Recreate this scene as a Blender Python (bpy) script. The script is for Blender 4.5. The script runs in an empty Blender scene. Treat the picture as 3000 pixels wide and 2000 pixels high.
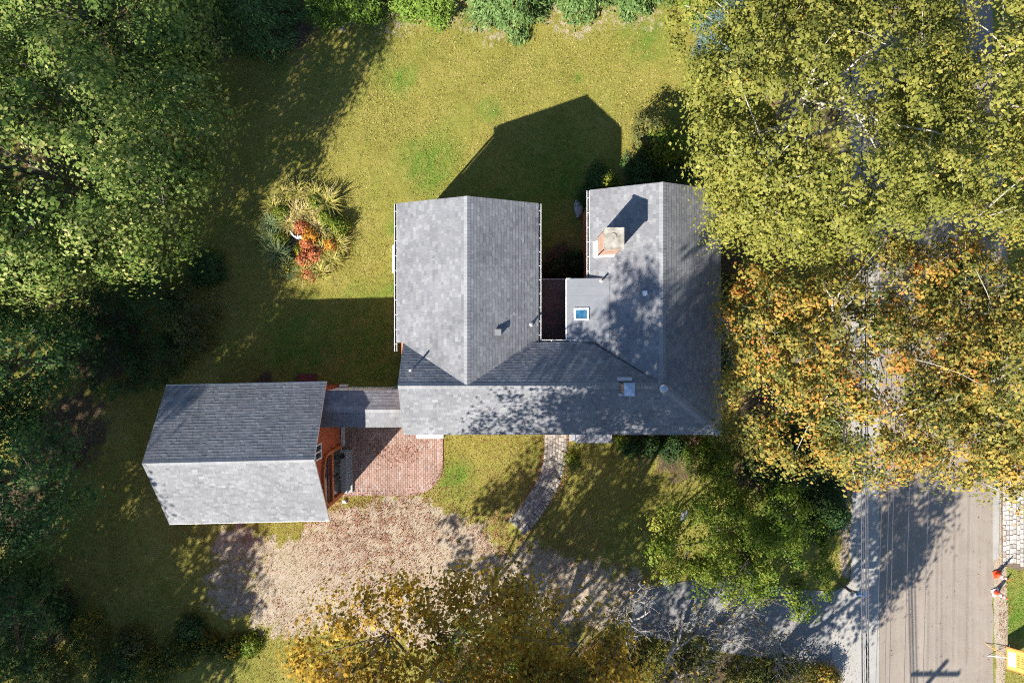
import bpy, math, random
import numpy as np
from mathutils import Vector, Matrix, Quaternion

# ------------------------------------------------------------------ camera, sky, sun, exposure
SC = bpy.context.scene
COL = SC.collection
CAM_H = 36.0
cam_d = bpy.data.cameras.new('camera'); cam = bpy.data.objects.new('camera', cam_d); COL.objects.link(cam)
cam.location = (0, 0, CAM_H); cam.rotation_euler = (0, 0, 0)
cam_d.sensor_width = 36.0; cam_d.lens = 24.0; cam_d.clip_start = 0.5; cam_d.clip_end = 2000
SC.camera = cam
SUN = Vector((0.891, 1.023, -1.0)).normalized()          # the way the light travels
ELEV = math.asin(-SUN.z)
AZ = math.atan2(-SUN.x, -SUN.y)
w = bpy.data.worlds.new('World'); SC.world = w; w.use_nodes = True
nt = w.node_tree; nt.nodes.clear()
sky = nt.nodes.new('ShaderNodeTexSky'); sky.sky_type = 'NISHITA'; sky.sun_disc = False
sky.sun_elevation = ELEV; sky.sun_rotation = AZ; sky.air_density = 1.0; sky.dust_density = 0.1; sky.ozone_density = 3.0
bg = nt.nodes.new('ShaderNodeBackground'); bg.inputs[1].default_value = 0.085
wo = nt.nodes.new('ShaderNodeOutputWorld')
nt.links.new(sky.outputs[0], bg.inputs[0]); nt.links.new(bg.outputs[0], wo.inputs[0])
sd = bpy.data.lights.new('sun', 'SUN'); sd.energy = 5.0; sd.angle = math.radians(0.5); sd.color = (1.0, 0.95, 0.86)
so = bpy.data.objects.new('sun', sd); COL.objects.link(so); so.rotation_euler = SUN.to_track_quat('-Z', 'Y').to_euler()
so.location = (-20, -25, 40)
SC.view_settings.view_transform = 'Standard'; SC.view_settings.look = 'None'
SC.view_settings.exposure = 1.4; SC.view_settings.gamma = 1.0; SC.view_settings.use_curve_mapping = False
SC.render.engine = 'CYCLES'
SC.cycles.max_bounces = 4; SC.cycles.diffuse_bounces = 2; SC.cycles.transmission_bounces = 3; SC.cycles.transparent_max_bounces = 4
SC.cycles.use_light_tree = False; SC.cycles.use_denoising = False; SC.cycles.pixel_filter_type = 'BLACKMAN_HARRIS'; SC.cycles.filter_width = 1.15
SC.cycles.caustics_reflective = False; SC.cycles.caustics_refractive = False

rng = np.random.default_rng(7)
R = random.Random(7)
PI = math.pi
def W(px, py, z=0.0):                                     # survey: a point of the aerial photo at a known height -> metres
    k = (CAM_H - z) / 2000.0
    return Vector(((px - 1500) * k, (1000 - py) * k, z))

# ------------------------------------------------------------------ materials
MATS = {}
def new_mat(name):
    m = bpy.data.materials.new(name); m.use_nodes = True; m.node_tree.nodes.clear(); MATS[name] = m
    n = m.node_tree.nodes; l = m.node_tree.links
    out = n.new('ShaderNodeOutputMaterial')
    return m, n, l, out
def ramp(n, stops, interp='LINEAR'):
    r = n.new('ShaderNodeValToRGB'); r.color_ramp.interpolation = interp
    e = r.color_ramp.elements
    e[0].position = stops[0][0]; e[0].color = (*stops[0][1], 1)
    e[1].position = stops[-1][0]; e[1].color = (*stops[-1][1], 1)
    for p, c in stops[1:-1]:
        x = e.new(p); x.color = (*c, 1)
    return r
def noise(n, l, scale, detail=4, rough=0.6, coord=None, dist=0.0):
    t = n.new('ShaderNodeTexNoise'); t.inputs['Scale'].default_value = scale; t.inputs['Detail'].default_value = detail
    t.inputs['Roughness'].default_value = rough; t.inputs['Distortion'].default_value = dist
    if coord is not None: l.new(coord, t.inputs['Vector'])
    return t
def gpos(n):
    return n.new('ShaderNodeNewGeometry').outputs['Position']
def attr(n, name):
    a = n.new('ShaderNodeAttribute'); a.attribute_name = name; return a
def mixc(n, l, fac, a, b, mode='MIX'):
    m = n.new('ShaderNodeMix'); m.data_type = 'RGBA'; m.blend_type = mode
    for sock, v in ((m.inputs[0], fac), (m.inputs[6], a), (m.inputs[7], b)):
        if isinstance(v, (int, float)): sock.default_value = v
        elif isinstance(v, tuple): sock.default_value = (*v, 1)
        else: l.new(v, sock)
    return m.outputs[2]
def mathn(n, l, op, a, b=0.0, c=None, clamp=False):
    m = n.new('ShaderNodeMath'); m.operation = op; m.use_clamp = clamp
    for s, v in zip(m.inputs, (a, b, c)):
        if v is None: continue
        if isinstance(v, (int, float)): s.default_value = v
        else: l.new(v, s)
    return m.outputs[0]
def principled(n, l, out, col, rough=0.8, spec=0.3, metal=0.0, bump=None, bstr=0.3, bdist=0.02):
    p = n.new('ShaderNodeBsdfPrincipled')
    if isinstance(col, tuple): p.inputs['Base Color'].default_value = (*col, 1)
    else: l.new(col, p.inputs['Base Color'])
    if isinstance(rough, (int, float)): p.inputs['Roughness'].default_value = rough
    else: l.new(rough, p.inputs['Roughness'])
    p.inputs['Specular IOR Level'].default_value = spec; p.inputs['Metallic'].default_value = metal
    if bump is not None:
        b = n.new('ShaderNodeBump'); b.inputs['Strength'].default_value = bstr; b.inputs['Distance'].default_value = bdist
        l.new(bump, b.inputs['Height']); l.new(b.outputs[0], p.inputs['Normal'])
    l.new(p.outputs[0], out.inputs[0]); return p
def plain(name, col, rough=0.7, spec=0.3, metal=0.0, var=0.12, scale=6.0, bstr=0.0):
    m, n, l, out = new_mat(name)
    t = noise(n, l, scale, 5, 0.65, gpos(n))
    r = ramp(n, [(0.3, tuple(c * (1 - var) for c in col)), (0.7, tuple(min(1, c * (1 + var)) for c in col))])
    l.new(t.outputs[0], r.inputs[0])
    principled(n, l, out, r.outputs[0], rough, spec, metal, t.outputs[0] if bstr else None, bstr, 0.02)
    return m
def leafmat(name, stops, trans=0.3, rough=0.55, spec=0.12, tmul=1.25):
    m, n, l, out = new_mat(name)
    r = ramp(n, stops); l.new(attr(n, 'tone').outputs['Fac'], r.inputs[0])
    p = n.new('ShaderNodeBsdfPrincipled'); l.new(r.outputs[0], p.inputs['Base Color'])
    p.inputs['Roughness'].default_value = rough; p.inputs['Specular IOR Level'].default_value = spec
    t = n.new('ShaderNodeBsdfTranslucent'); c = mixc(n, l, 1.0, r.outputs[0], (tmul, tmul, tmul * 0.6), 'MULTIPLY'); l.new(c, t.inputs['Color'])
    mx = n.new('ShaderNodeMixShader'); mx.inputs[0].default_value = trans
    l.new(p.outputs[0], mx.inputs[1]); l.new(t.outputs[0], mx.inputs[2]); l.new(mx.outputs[0], out.inputs[0])
    return m
def tonemat(name, stops, rough=0.85, spec=0.25, nscale=30, nvar=0.25, bstr=0.3, bdist=0.01):
    m, n, l, out = new_mat(name)
    r = ramp(n, stops); l.new(attr(n, 'tone').outputs['Fac'], r.inputs[0])
    t = noise(n, l, nscale, 4, 0.7, gpos(n))
    g = ramp(n, [(0.25, (1 - nvar,) * 3), (0.75, (1 + nvar * 0.6,) * 3)]); l.new(t.outputs[0], g.inputs[0])
    big = noise(n, l, 0.7, 3, 0.6, gpos(n)); gb = ramp(n, [(0.35, (0.86,) * 3), (0.65, (1.06,) * 3)]); l.new(big.outputs[0], gb.inputs[0])
    c = mixc(n, l, 1.0, r.outputs[0], g.outputs[0], 'MULTIPLY'); c = mixc(n, l, 1.0, c, gb.outputs[0], 'MULTIPLY')
    principled(n, l, out, c, rough, spec, 0, t.outputs[0], bstr, bdist)
    return m

M_shingle = tonemat('shingle_grey', [(0.0, (0.138, 0.140, 0.152)), (0.5, (0.18, 0.181, 0.191)), (1.0, (0.236, 0.237, 0.246))], 0.9, 0.2, 60, 0.2, 0.35, 0.006)
M_deck = plain('roof_underlay', (0.05, 0.05, 0.055), 0.9)
M_white = plain('white_trim', (0.78, 0.77, 0.74), 0.5, 0.4, 0, 0.05, 3)
M_cream = plain('cream_wall', (0.84, 0.81, 0.70), 0.7, 0.3, 0, 0.05, 3)
M_conc = plain('pale_concrete', (0.58, 0.55, 0.49), 0.9, 0.2, 0, 0.14, 9, 0.2)
M_granite = plain('granite_step', (0.33, 0.33, 0.31), 0.85, 0.25, 0, 0.22, 18, 0.25)
M_bluestone = plain('bluestone', (0.26, 0.27, 0.30), 0.8, 0.3, 0, 0.25, 5, 0.2)
M_black = plain('black_metal', (0.015, 0.015, 0.016), 0.45, 0.4)
M_darkroof = plain('dark_membrane', (0.075, 0.073, 0.068), 0.75, 0.3, 0, 0.35, 2.5)
M_grey_memb = plain('grey_membrane', (0.15, 0.156, 0.17), 0.55, 0.4, 0, 0.10, 2.0, 0.1)
M_metal = plain('galvanised_metal', (0.42, 0.46, 0.52), 0.35, 0.5, 0.6, 0.12, 8)
M_lead = plain('flashing_metal', (0.50, 0.50, 0.50), 0.55, 0.4, 0.2, 0.1, 8)
M_teal = plain('teal_step', (0.13, 0.27, 0.25), 0.6, 0.4, 0, 0.2, 8)
M_mortar = plain('mortar', (0.42, 0.36, 0.31), 0.95, 0.1, 0, 0.15, 15)
M_orange_trim = plain('orange_trim', (0.40, 0.105, 0.035), 0.55, 0.35, 0, 0.1, 5)
M_cable = plain('cable', (0.06, 0.06, 0.075), 0.5, 0.4)
M_wood = plain('grey_post', (0.14, 0.105, 0.08), 0.9, 0.2, 0, 0.3, 12)
M_rust = plain('brown_pipe', (0.25, 0.2, 0.15), 0.8)
def glassmat(name, col, rough=0.06):
    m, n, l, out = new_mat(name); principled(n, l, out, col, rough, 0.6); return m
M_glass = glassmat('window_glass', (0.02, 0.026, 0.03)); M_skyglass = glassmat('skylight_glass', (0.03, 0.11, 0.19), 0.08)
M_door_glass = glassmat('door_glass', (0.045, 0.05, 0.042), 0.18); M_burg = plain('burgundy_panel', (0.06, 0.012, 0.016), 0.5)
def sidingmat(name, col, board):
    m, n, l, out = new_mat(name); g = gpos(n)
    s = n.new('ShaderNodeSeparateXYZ'); l.new(g, s.inputs[0])
    fr = mathn(n, l, 'FRACT', mathn(n, l, 'MULTIPLY', s.outputs[2], 1.0 / board))
    t = noise(n, l, 3.0, 6, 0.65, g)
    r = ramp(n, [(0.3, tuple(c * 0.82 for c in col)), (0.7, tuple(c * 1.12 for c in col))]); l.new(t.outputs[0], r.inputs[0])
    principled(n, l, out, r.outputs[0], 0.75, 0.25, 0, fr, 0.5, 0.015); return m
M_red = sidingmat('orange_red_siding', (0.42, 0.10, 0.042), 0.11)
M_houseside = sidingmat('salmon_siding', (0.47, 0.155, 0.075), 0.11)
M_brick = tonemat('chimney_brick', [(0, (0.30, 0.17, 0.12)), (0.5, (0.40, 0.25, 0.185)), (1, (0.46, 0.33, 0.26))], 0.9, 0.2, 40, 0.25)
M_paver = tonemat('patio_brick', [(0, (0.29, 0.185, 0.148)), (0.5, (0.335, 0.22, 0.178)), (0.85, (0.36, 0.245, 0.205)), (1, (0.33, 0.275, 0.25))], 0.9, 0.2, 25, 0.25)
M_pathstone = tonemat('path_stone', [(0, (0.20, 0.185, 0.165)), (0.5, (0.32, 0.295, 0.255)), (1, (0.44, 0.40, 0.34))], 0.9, 0.2, 20, 0.3, 0.5, 0.02)
M_cobble = tonemat('pale_cobble', [(0, (0.30, 0.27, 0.235)), (0.5, (0.45, 0.41, 0.36)), (1, (0.56, 0.52, 0.47))], 0.9, 0.2, 16, 0.3, 0.5, 0.02)
M_joint = plain('joint_sand', (0.14, 0.105, 0.075), 0.95, 0.1, 0, 0.3, 12)
M_joint_d = plain('joint_dark', (0.075, 0.07, 0.06), 0.95, 0.1, 0, 0.3, 12)

L_maple = leafmat('maple_green_leaf', [(0, (0.045, 0.09, 0.02)), (0.4, (0.12, 0.18, 0.036)), (0.7, (0.235, 0.27, 0.065)), (1, (0.46, 0.43, 0.16))], 0.3)
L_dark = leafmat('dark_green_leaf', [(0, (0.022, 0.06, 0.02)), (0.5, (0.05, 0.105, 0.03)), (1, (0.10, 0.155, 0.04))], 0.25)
L_syc = leafmat('yellow_green_leaf', [(0, (0.085, 0.10, 0.02)), (0.4, (0.175, 0.18, 0.032)), (0.8, (0.28, 0.26, 0.06)), (0.93, (0.36, 0.32, 0.09)), (1, (0.42, 0.27, 0.04))], 0.32)
L_or = leafmat('autumn_gold_leaf', [(0, (0.075, 0.095, 0.022)), (0.3, (0.19, 0.185, 0.045)), (0.55, (0.34, 0.26, 0.055)), (0.8, (0.44, 0.25, 0.05)), (1, (0.40, 0.15, 0.035))], 0.32)
L_or2 = leafmat('autumn_amber_leaf', [(0, (0.07, 0.065, 0.018)), (0.3, (0.20, 0.14, 0.025)), (0.65, (0.40, 0.23, 0.03)), (1, (0.52, 0.34, 0.045))], 0.32)
L_bright = leafmat('bright_green_leaf', [(0, (0.055, 0.10, 0.012)), (0.45, (0.115, 0.17, 0.018)), (0.8, (0.20, 0.235, 0.03)), (1, (0.33, 0.31, 0.06))], 0.32)
L_hedge = leafmat('hedge_leaf', [(0, (0.069, 0.132, 0.017)), (0.5, (0.138, 0.218, 0.030)), (1, (0.218, 0.299, 0.052))], 0.2)
L_hem = leafmat('fir_leaf', [(0, (0.052, 0.103, 0.032)), (0.5, (0.115, 0.190, 0.052)), (1, (0.196, 0.282, 0.092))], 0.15)
L_blue = leafmat('blue_spruce_leaf', [(0, (0.04, 0.075, 0.062)), (0.5, (0.085, 0.14, 0.12)), (1, (0.16, 0.22, 0.19))], 0.12)
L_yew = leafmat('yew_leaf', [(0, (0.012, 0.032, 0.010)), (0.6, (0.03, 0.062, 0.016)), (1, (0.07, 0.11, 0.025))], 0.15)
L_olive = leafmat('olive_leaf', [(0, (0.045, 0.06, 0.025)), (0.5, (0.10, 0.115, 0.035)), (1, (0.20, 0.18, 0.05))], 0.3)
L_gold = leafmat('goldenrod_leaf', [(0, (0.035, 0.06, 0.018)), (0.55, (0.075, 0.105, 0.025)), (0.8, (0.20, 0.18, 0.03)), (1, (0.5, 0.33, 0.02))], 0.3)
L_red = leafmat('red_shrub_leaf', [(0, (0.25, 0.06, 0.03)), (0.5, (0.48, 0.15, 0.06)), (1, (0.58, 0.30, 0.14))], 0.3)
L_orsh = leafmat('orange_shrub_leaf', [(0, (0.35, 0.12, 0.02)), (0.5, (0.55, 0.23, 0.03)), (1, (0.55, 0.36, 0.06))], 0.3)
L_strap = leafmat('strap_leaf', [(0, (0.14, 0.16, 0.03)), (0.5, (0.34, 0.32, 0.07)), (0.8, (0.48, 0.38, 0.12)), (1, (0.52, 0.42, 0.24))], 0.25)
L_strapg = leafmat('green_strap_leaf', [(0, (0.05, 0.085, 0.04)), (0.6, (0.12, 0.165, 0.07)), (1, (0.24, 0.26, 0.12))], 0.25)
L_litter = leafmat('fallen_leaf', [(0, (0.12, 0.045, 0.03)), (0.35, (0.24, 0.095, 0.055)), (0.6, (0.34, 0.155, 0.085)), (0.8, (0.40, 0.24, 0.13)), (0.95, (0.50, 0.36, 0.21)), (1, (0.5, 0.36, 0.06))], 0.12, 0.6)
L_pale = leafmat('hydrangea_leaf', [(0, (0.06, 0.1, 0.03)), (0.55, (0.12, 0.17, 0.06)), (0.75, (0.4, 0.42, 0.28)), (1, (0.5, 0.5, 0.38))], 0.25)
L_blueflower = leafmat('blue_flower_leaf', [(0, (0.05, 0.09, 0.05)), (0.5, (0.08, 0.13, 0.3)), (1, (0.16, 0.24, 0.55))], 0.2)
B_grey = plain('grey_bark', (0.15, 0.12, 0.095), 0.95, 0.1, 0, 0.35, 9, 0.4)
B_white = plain('pale_bark', (0.40, 0.36, 0.30), 0.85, 0.2, 0, 0.3, 4, 0.3)
B_birch = plain('silvery_bark', (0.27, 0.25, 0.235), 0.85, 0.2, 0, 0.25, 7, 0.2)

# ------------------------------------------------------------------ mesh helpers
class MB:
    def __init__(s): s.v = []; s.f = []; s.t = []
    def add(s, vs, fs, tone=None):
        o = len(s.v); s.v.extend([tuple(x) for x in vs]); s.f.extend([tuple(i + o for i in f) for f in fs])
        s.t.extend([tone if tone is not None else 0.5] * len(fs))
    def box(s, x0, x1, y0, y1, z0, z1, tone=None, M=None):
        vs = [Vector(p) for p in ((x0, y0, z0), (x1, y0, z0), (x1, y1, z0), (x0, y1, z0), (x0, y0, z1), (x1, y0, z1), (x1, y1, z1), (x0, y1, z1))]
        if M is not None: vs = [M @ p for p in vs]
        s.add(vs, [(0, 3, 2, 1), (4, 5, 6, 7), (0, 1, 5, 4), (1, 2, 6, 5), (2, 3, 7, 6), (3, 0, 4, 7)], tone)
    def prism(s, poly, d, tone=None):                      # polygon of 3D points extruded by the vector d
        n = len(poly); a = [Vector(p) for p in poly]; b = [p + Vector(d) for p in a]
        s.add(a + b, [tuple(range(n - 1, -1, -1)), tuple(range(n, 2 * n))] + [(i, (i + 1) % n, n + (i + 1) % n, n + i) for i in range(n)], tone)
    def tube(s, pts, rad, k=6, tone=None, cap=True):
        pts = [Vector(p) for p in pts]; rings = []; vs = []; fs = []
        prev = None
        for i, p in enumerate(pts):
            d = (pts[min(i + 1, len(pts) - 1)] - pts[max(i - 1, 0)])
            if d.length < 1e-6: d = Vector((0, 0, 1))
            d.normalize()
            if prev is None: u = d.orthogonal().normalized()
            else:
                u = prev - d * prev.dot(d)
                u = u.normalized() if u.length > 1e-5 else d.orthogonal().normalized()
            prev = u; v = d.cross(u)
            for j in range(k):
                a = 2 * PI * j / k; vs.append(p + (u * math.cos(a) + v * math.sin(a)) * rad[i])
        for i in range(len(pts) - 1):
            for j in range(k):
                a = i * k + j; b = i * k + (j + 1) % k; fs.append((a, b, b + k, a + k))
        if cap: fs.append(tuple(range(k - 1, -1, -1))); fs.append(tuple(range((len(pts) - 1) * k, len(pts) * k)))
        s.add(vs, fs, tone)
    def lathe(s, prof, c, k=14, tone=None, M=None):        # prof: (r, z)
        vs = []; fs = []
        for r, z in prof:
            for j in range(k):
                a = 2 * PI * j / k; p = Vector((r * math.cos(a), r * math.sin(a), z))
                if M is not None: p = M @ p
                vs.append(p + Vector(c))
        for i in range(len(prof) - 1):
            for j in range(k):
                a = i * k + j; b = i * k + (j + 1) % k; fs.append((a, b, b + k, a + k))
        fs.append(tuple(range(k - 1, -1, -1))); fs.append(tuple(range((len(prof) - 1) * k, len(prof) * k)))
        s.add(vs, fs, tone)
    def mesh(s, name, mat, smooth=False):
        me = bpy.data.meshes.new(name); me.from_pydata(s.v, [], s.f); me.materials.append(mat)
        a = me.attributes.new('tone', 'FLOAT', 'FACE'); a.data.foreach_set('value', np.array(s.t, dtype=np.float32))
        if smooth: me.polygons.foreach_set('use_smooth', [True] * len(me.polygons))
        me.update(); return me
    def build(s, name, mat, parent=None, smooth=False):
        return link(name, s.mesh(name, mat, smooth), parent)
def link(name, data, parent=None, M=None):
    o = bpy.data.objects.new(name, data); COL.objects.link(o)
    if parent is not None: o.parent = parent
    if M is not None: o.matrix_local = M
    return o
def tag(o, label=None, cat=None, group=None, kind=None):
    for k, v in (('label', label), ('category', cat), ('group', group), ('kind', kind)):
        if v: o[k] = v
    return o
def thing(name, loc, label, cat, group=None, rz=0.0):
    o = bpy.data.objects.new(name, None); COL.objects.link(o); o.location = loc; o.rotation_euler = (0, 0, rz); o.empty_display_size = 0.3
    return tag(o, label, cat, group)
def np_mesh(name, V, F, mat, tone=None, extra=None):       # V (n,3); F (m,k) equal-sized faces
    me = bpy.data.meshes.new(name); m, k = F.shape
    me.vertices.add(len(V)); me.vertices.foreach_set('co', np.ascontiguousarray(V, dtype=np.float32).ravel())
    me.loops.add(m * k); me.loops.foreach_set('vertex_index', np.ascontiguousarray(F, dtype=np.int32).ravel())
    me.polygons.add(m); me.polygons.foreach_set('loop_start', np.arange(0, m * k, k, dtype=np.int32))
    me.materials.append(mat)
    if tone is not None:
        a = me.attributes.new('tone', 'FLOAT', 'FACE'); a.data.foreach_set('value', tone.astype(np.float32))
    for nm, vals in (extra or {}).items():
        a = me.attributes.new(nm, 'FLOAT', 'POINT'); a.data.foreach_set('value', vals.astype(np.float32))
    me.update(calc_edges=True); me.validate(); return me
def norm(a): return a / np.maximum(np.linalg.norm(a, axis=1, keepdims=True), 1e-9)
def leaves(P, N, L, Wd, axis=None):                        # kite-shaped leaves at P, facing N
    n = len(P); N = norm(N)
    A = rng.normal(size=(n, 3)) if axis is None else axis + rng.normal(size=(n, 3)) * 0.25
    A = norm(A - N * (A * N).sum(1, keepdims=True)); B = np.cross(N, A)
    L = L[:, None]; Wd = Wd[:, None]
    fold = N * L * 0.12
    V = np.empty((n, 4, 3))
    V[:, 0] = P - A * L * 0.5; V[:, 1] = P + B * Wd * 0.5 - A * L * 0.06 + fold; V[:, 2] = P + A * L * 0.5 - fold * 0.6; V[:, 3] = P - B * Wd * 0.5 - A * L * 0.06 + fold
    return V.reshape(-1, 3), np.arange(4 * n).reshape(n, 4)

# ------------------------------------------------------------------ soft ground zones (metres)
def PW(pts): return np.array([(W(a, b).x, W(a, b).y) for a, b in pts])
def sdf(P, poly):                                          # signed distance, negative inside
    d = np.full(len(P), 1e9); ins = np.zeros(len(P), bool); n = len(poly)
    for i in range(n):
        a = poly[i]; b = poly[(i + 1) % n]; e = b - a; wv = P - a
        t = np.clip((wv @ e) / (e @ e), 0, 1); d = np.minimum(d, np.linalg.norm(wv - t[:, None] * e, axis=1))
        c = ((a[1] > P[:, 1]) != (b[1] > P[:, 1])) & (P[:, 0] < (b[0] - a[0]) * (P[:, 1] - a[1]) / (b[1] - a[1] + 1e-12) + a[0])
        ins ^= c
    return np.where(ins, -d, d)
def blob(P, px, py, r, soft=0.6):
    c = W(px, py); return np.clip(1 - (np.hypot(P[:, 0] - c.x, P[:, 1] - c.y) - r * (1 - soft)) / (r * soft), 0, 1)
def wob(P, f, s):                                          # cheap smooth noise -1..1
    r = np.random.default_rng(s); v = np.zeros(len(P))
    for k in range(6):
        a = r.uniform(0, 2 * PI); q = f * r.uniform(0.6, 1.9); v += np.sin((P[:, 0] * math.cos(a) + P[:, 1] * math.sin(a)) * q + r.uniform(0, 6))
    return v / 3.2
GRAVEL = PW([(600, 1545), (960, 1525), (1010, 1462), (1200, 1470), (1310, 1480), (1420, 1560), (1500, 1600), (1700, 1640), (1830, 1665), (1900, 1720), (1850, 1800), (1640, 1860), (1300, 1890), (1000, 1860), (760, 1850), (640, 1850), (590, 1750), (600, 1640)])
DRIVE = PW([(1850, 1735), (2060, 1690), (2300, 1725), (2445, 1730), (2500, 1700), (2500, 2040), (2395, 2040), (2375, 1960), (2250, 1925), (2050, 1900), (1850, 1850)])
ROAD_X0, ROAD_X1 = W(2492, 0).x, W(2925, 0).x
BED = PW([(895 + 112 * math.cos(a) * (1 + 0.06 * math.sin(3 * a)), 680 + 118 * math.sin(a)) for a in np.linspace(0, 2 * PI, 28)[:-1]])
PATIO = PW([(998, 1235), (1299, 1235), (1299, 1350), (1298, 1373), (1292, 1394), (1281, 1413), (1266, 1428), (1246, 1441), (1228, 1446), (1209, 1450), (998, 1452)])
PATH_C = [(1628, 1255), (1628, 1290), (1628, 1320), (1624, 1355), (1615, 1390), (1600, 1425), (1580, 1460), (1556, 1495), (1532, 1525), (1515, 1542)]
def path_band(P, half):
    pts = PW(PATH_C); d = np.full(len(P), 1e9)
    for a, b in zip(pts[:-1], pts[1:]):
        e = b - a; wv = P - a; t = np.clip((wv @ e) / (e @ e), 0, 1); d = np.minimum(d, np.linalg.norm(wv - t[:, None] * e, axis=1))
    return d - half
def zones(P):
    wv = wob(P, 1.6, 3); w2 = wob(P, 5.0, 5)
    gravel = np.clip(0.5 - (sdf(P, GRAVEL) + 0.5 * wv + 0.3 * w2) / 1.7, 0, 1)
    lush = np.zeros(len(P))
    for b in ((1250, 480, 2.2), (1440, 325, 0.9), (1180, 235, 1.5), (1690, 225, 0.5), (1500, 640, 4.2), (1650, 520, 3.5), (1050, 1010, 4.0), (900, 1020, 3.5), (1640, 1330, 0.9), (1330, 1400, 1.4), (2960, 1800, 3.0), (1900, 110, 2.2), (1160, 860, 1.3), (1160, 670, .7)):
        lush = np.maximum(lush, blob(P, *b, soft=0.85))
    lush = np.clip(lush * (0.75 + 0.35 * w2) + 0.16 * wob(P, 0.9, 9) + 0.1 * wob(P, 2.4, 19), 0, 1)
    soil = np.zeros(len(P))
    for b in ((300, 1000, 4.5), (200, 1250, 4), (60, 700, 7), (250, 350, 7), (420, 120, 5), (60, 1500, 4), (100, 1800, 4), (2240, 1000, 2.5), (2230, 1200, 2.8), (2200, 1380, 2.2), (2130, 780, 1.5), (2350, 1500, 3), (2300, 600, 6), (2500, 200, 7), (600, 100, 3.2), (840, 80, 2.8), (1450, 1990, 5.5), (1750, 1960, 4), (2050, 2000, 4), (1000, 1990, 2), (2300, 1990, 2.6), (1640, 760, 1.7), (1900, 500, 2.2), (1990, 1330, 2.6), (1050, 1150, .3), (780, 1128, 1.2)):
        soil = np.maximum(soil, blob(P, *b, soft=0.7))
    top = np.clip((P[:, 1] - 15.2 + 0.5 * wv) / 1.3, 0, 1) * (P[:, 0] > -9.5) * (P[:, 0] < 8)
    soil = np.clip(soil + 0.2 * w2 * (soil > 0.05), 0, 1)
    verge = np.clip(0.5 - (np.abs(P[:, 0] - W(2932, 0).x) - 0.35 - 0.12 * wv) / 0.25, 0, 1) * (P[:, 1] < 9)
    vl = np.clip(0.5 - (np.abs(P[:, 0] - ROAD_X0 + 0.25) - 0.3 - 0.1 * w2) / 0.3, 0, 1) * (P[:, 1] > -12.5)
    gravel = np.clip(gravel - .42 * blob(P, 690, 1690, 5.2, .8) - .25 * blob(P, 880, 1560, 2.5, .8), 0, 1)
    gravel = np.maximum(gravel, np.maximum(verge, vl * 0.7)); gravel = np.maximum(gravel, top * .45)
    return gravel, lush, soil
def buildings(P):
    x, y = P[:, 0], P[:, 1]
    h = ((x > -5.1) & (x < 1.1) & (y > -4.1) & (y < 6.1)) | ((x > 1) & (x < 3.75) & (y > -4.1) & (y < 2.9)) | ((x > 3.7) & (x < 9.3) & (y > -4.1) & (y < 6.7))
    return h | ((x > -15.7) & (x < -8.9) & (y > -8.1) & (y < -2.2)) | ((x > -9.1) & (x < -4.8) & (y > -4.1) & (y < -2.3))

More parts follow.
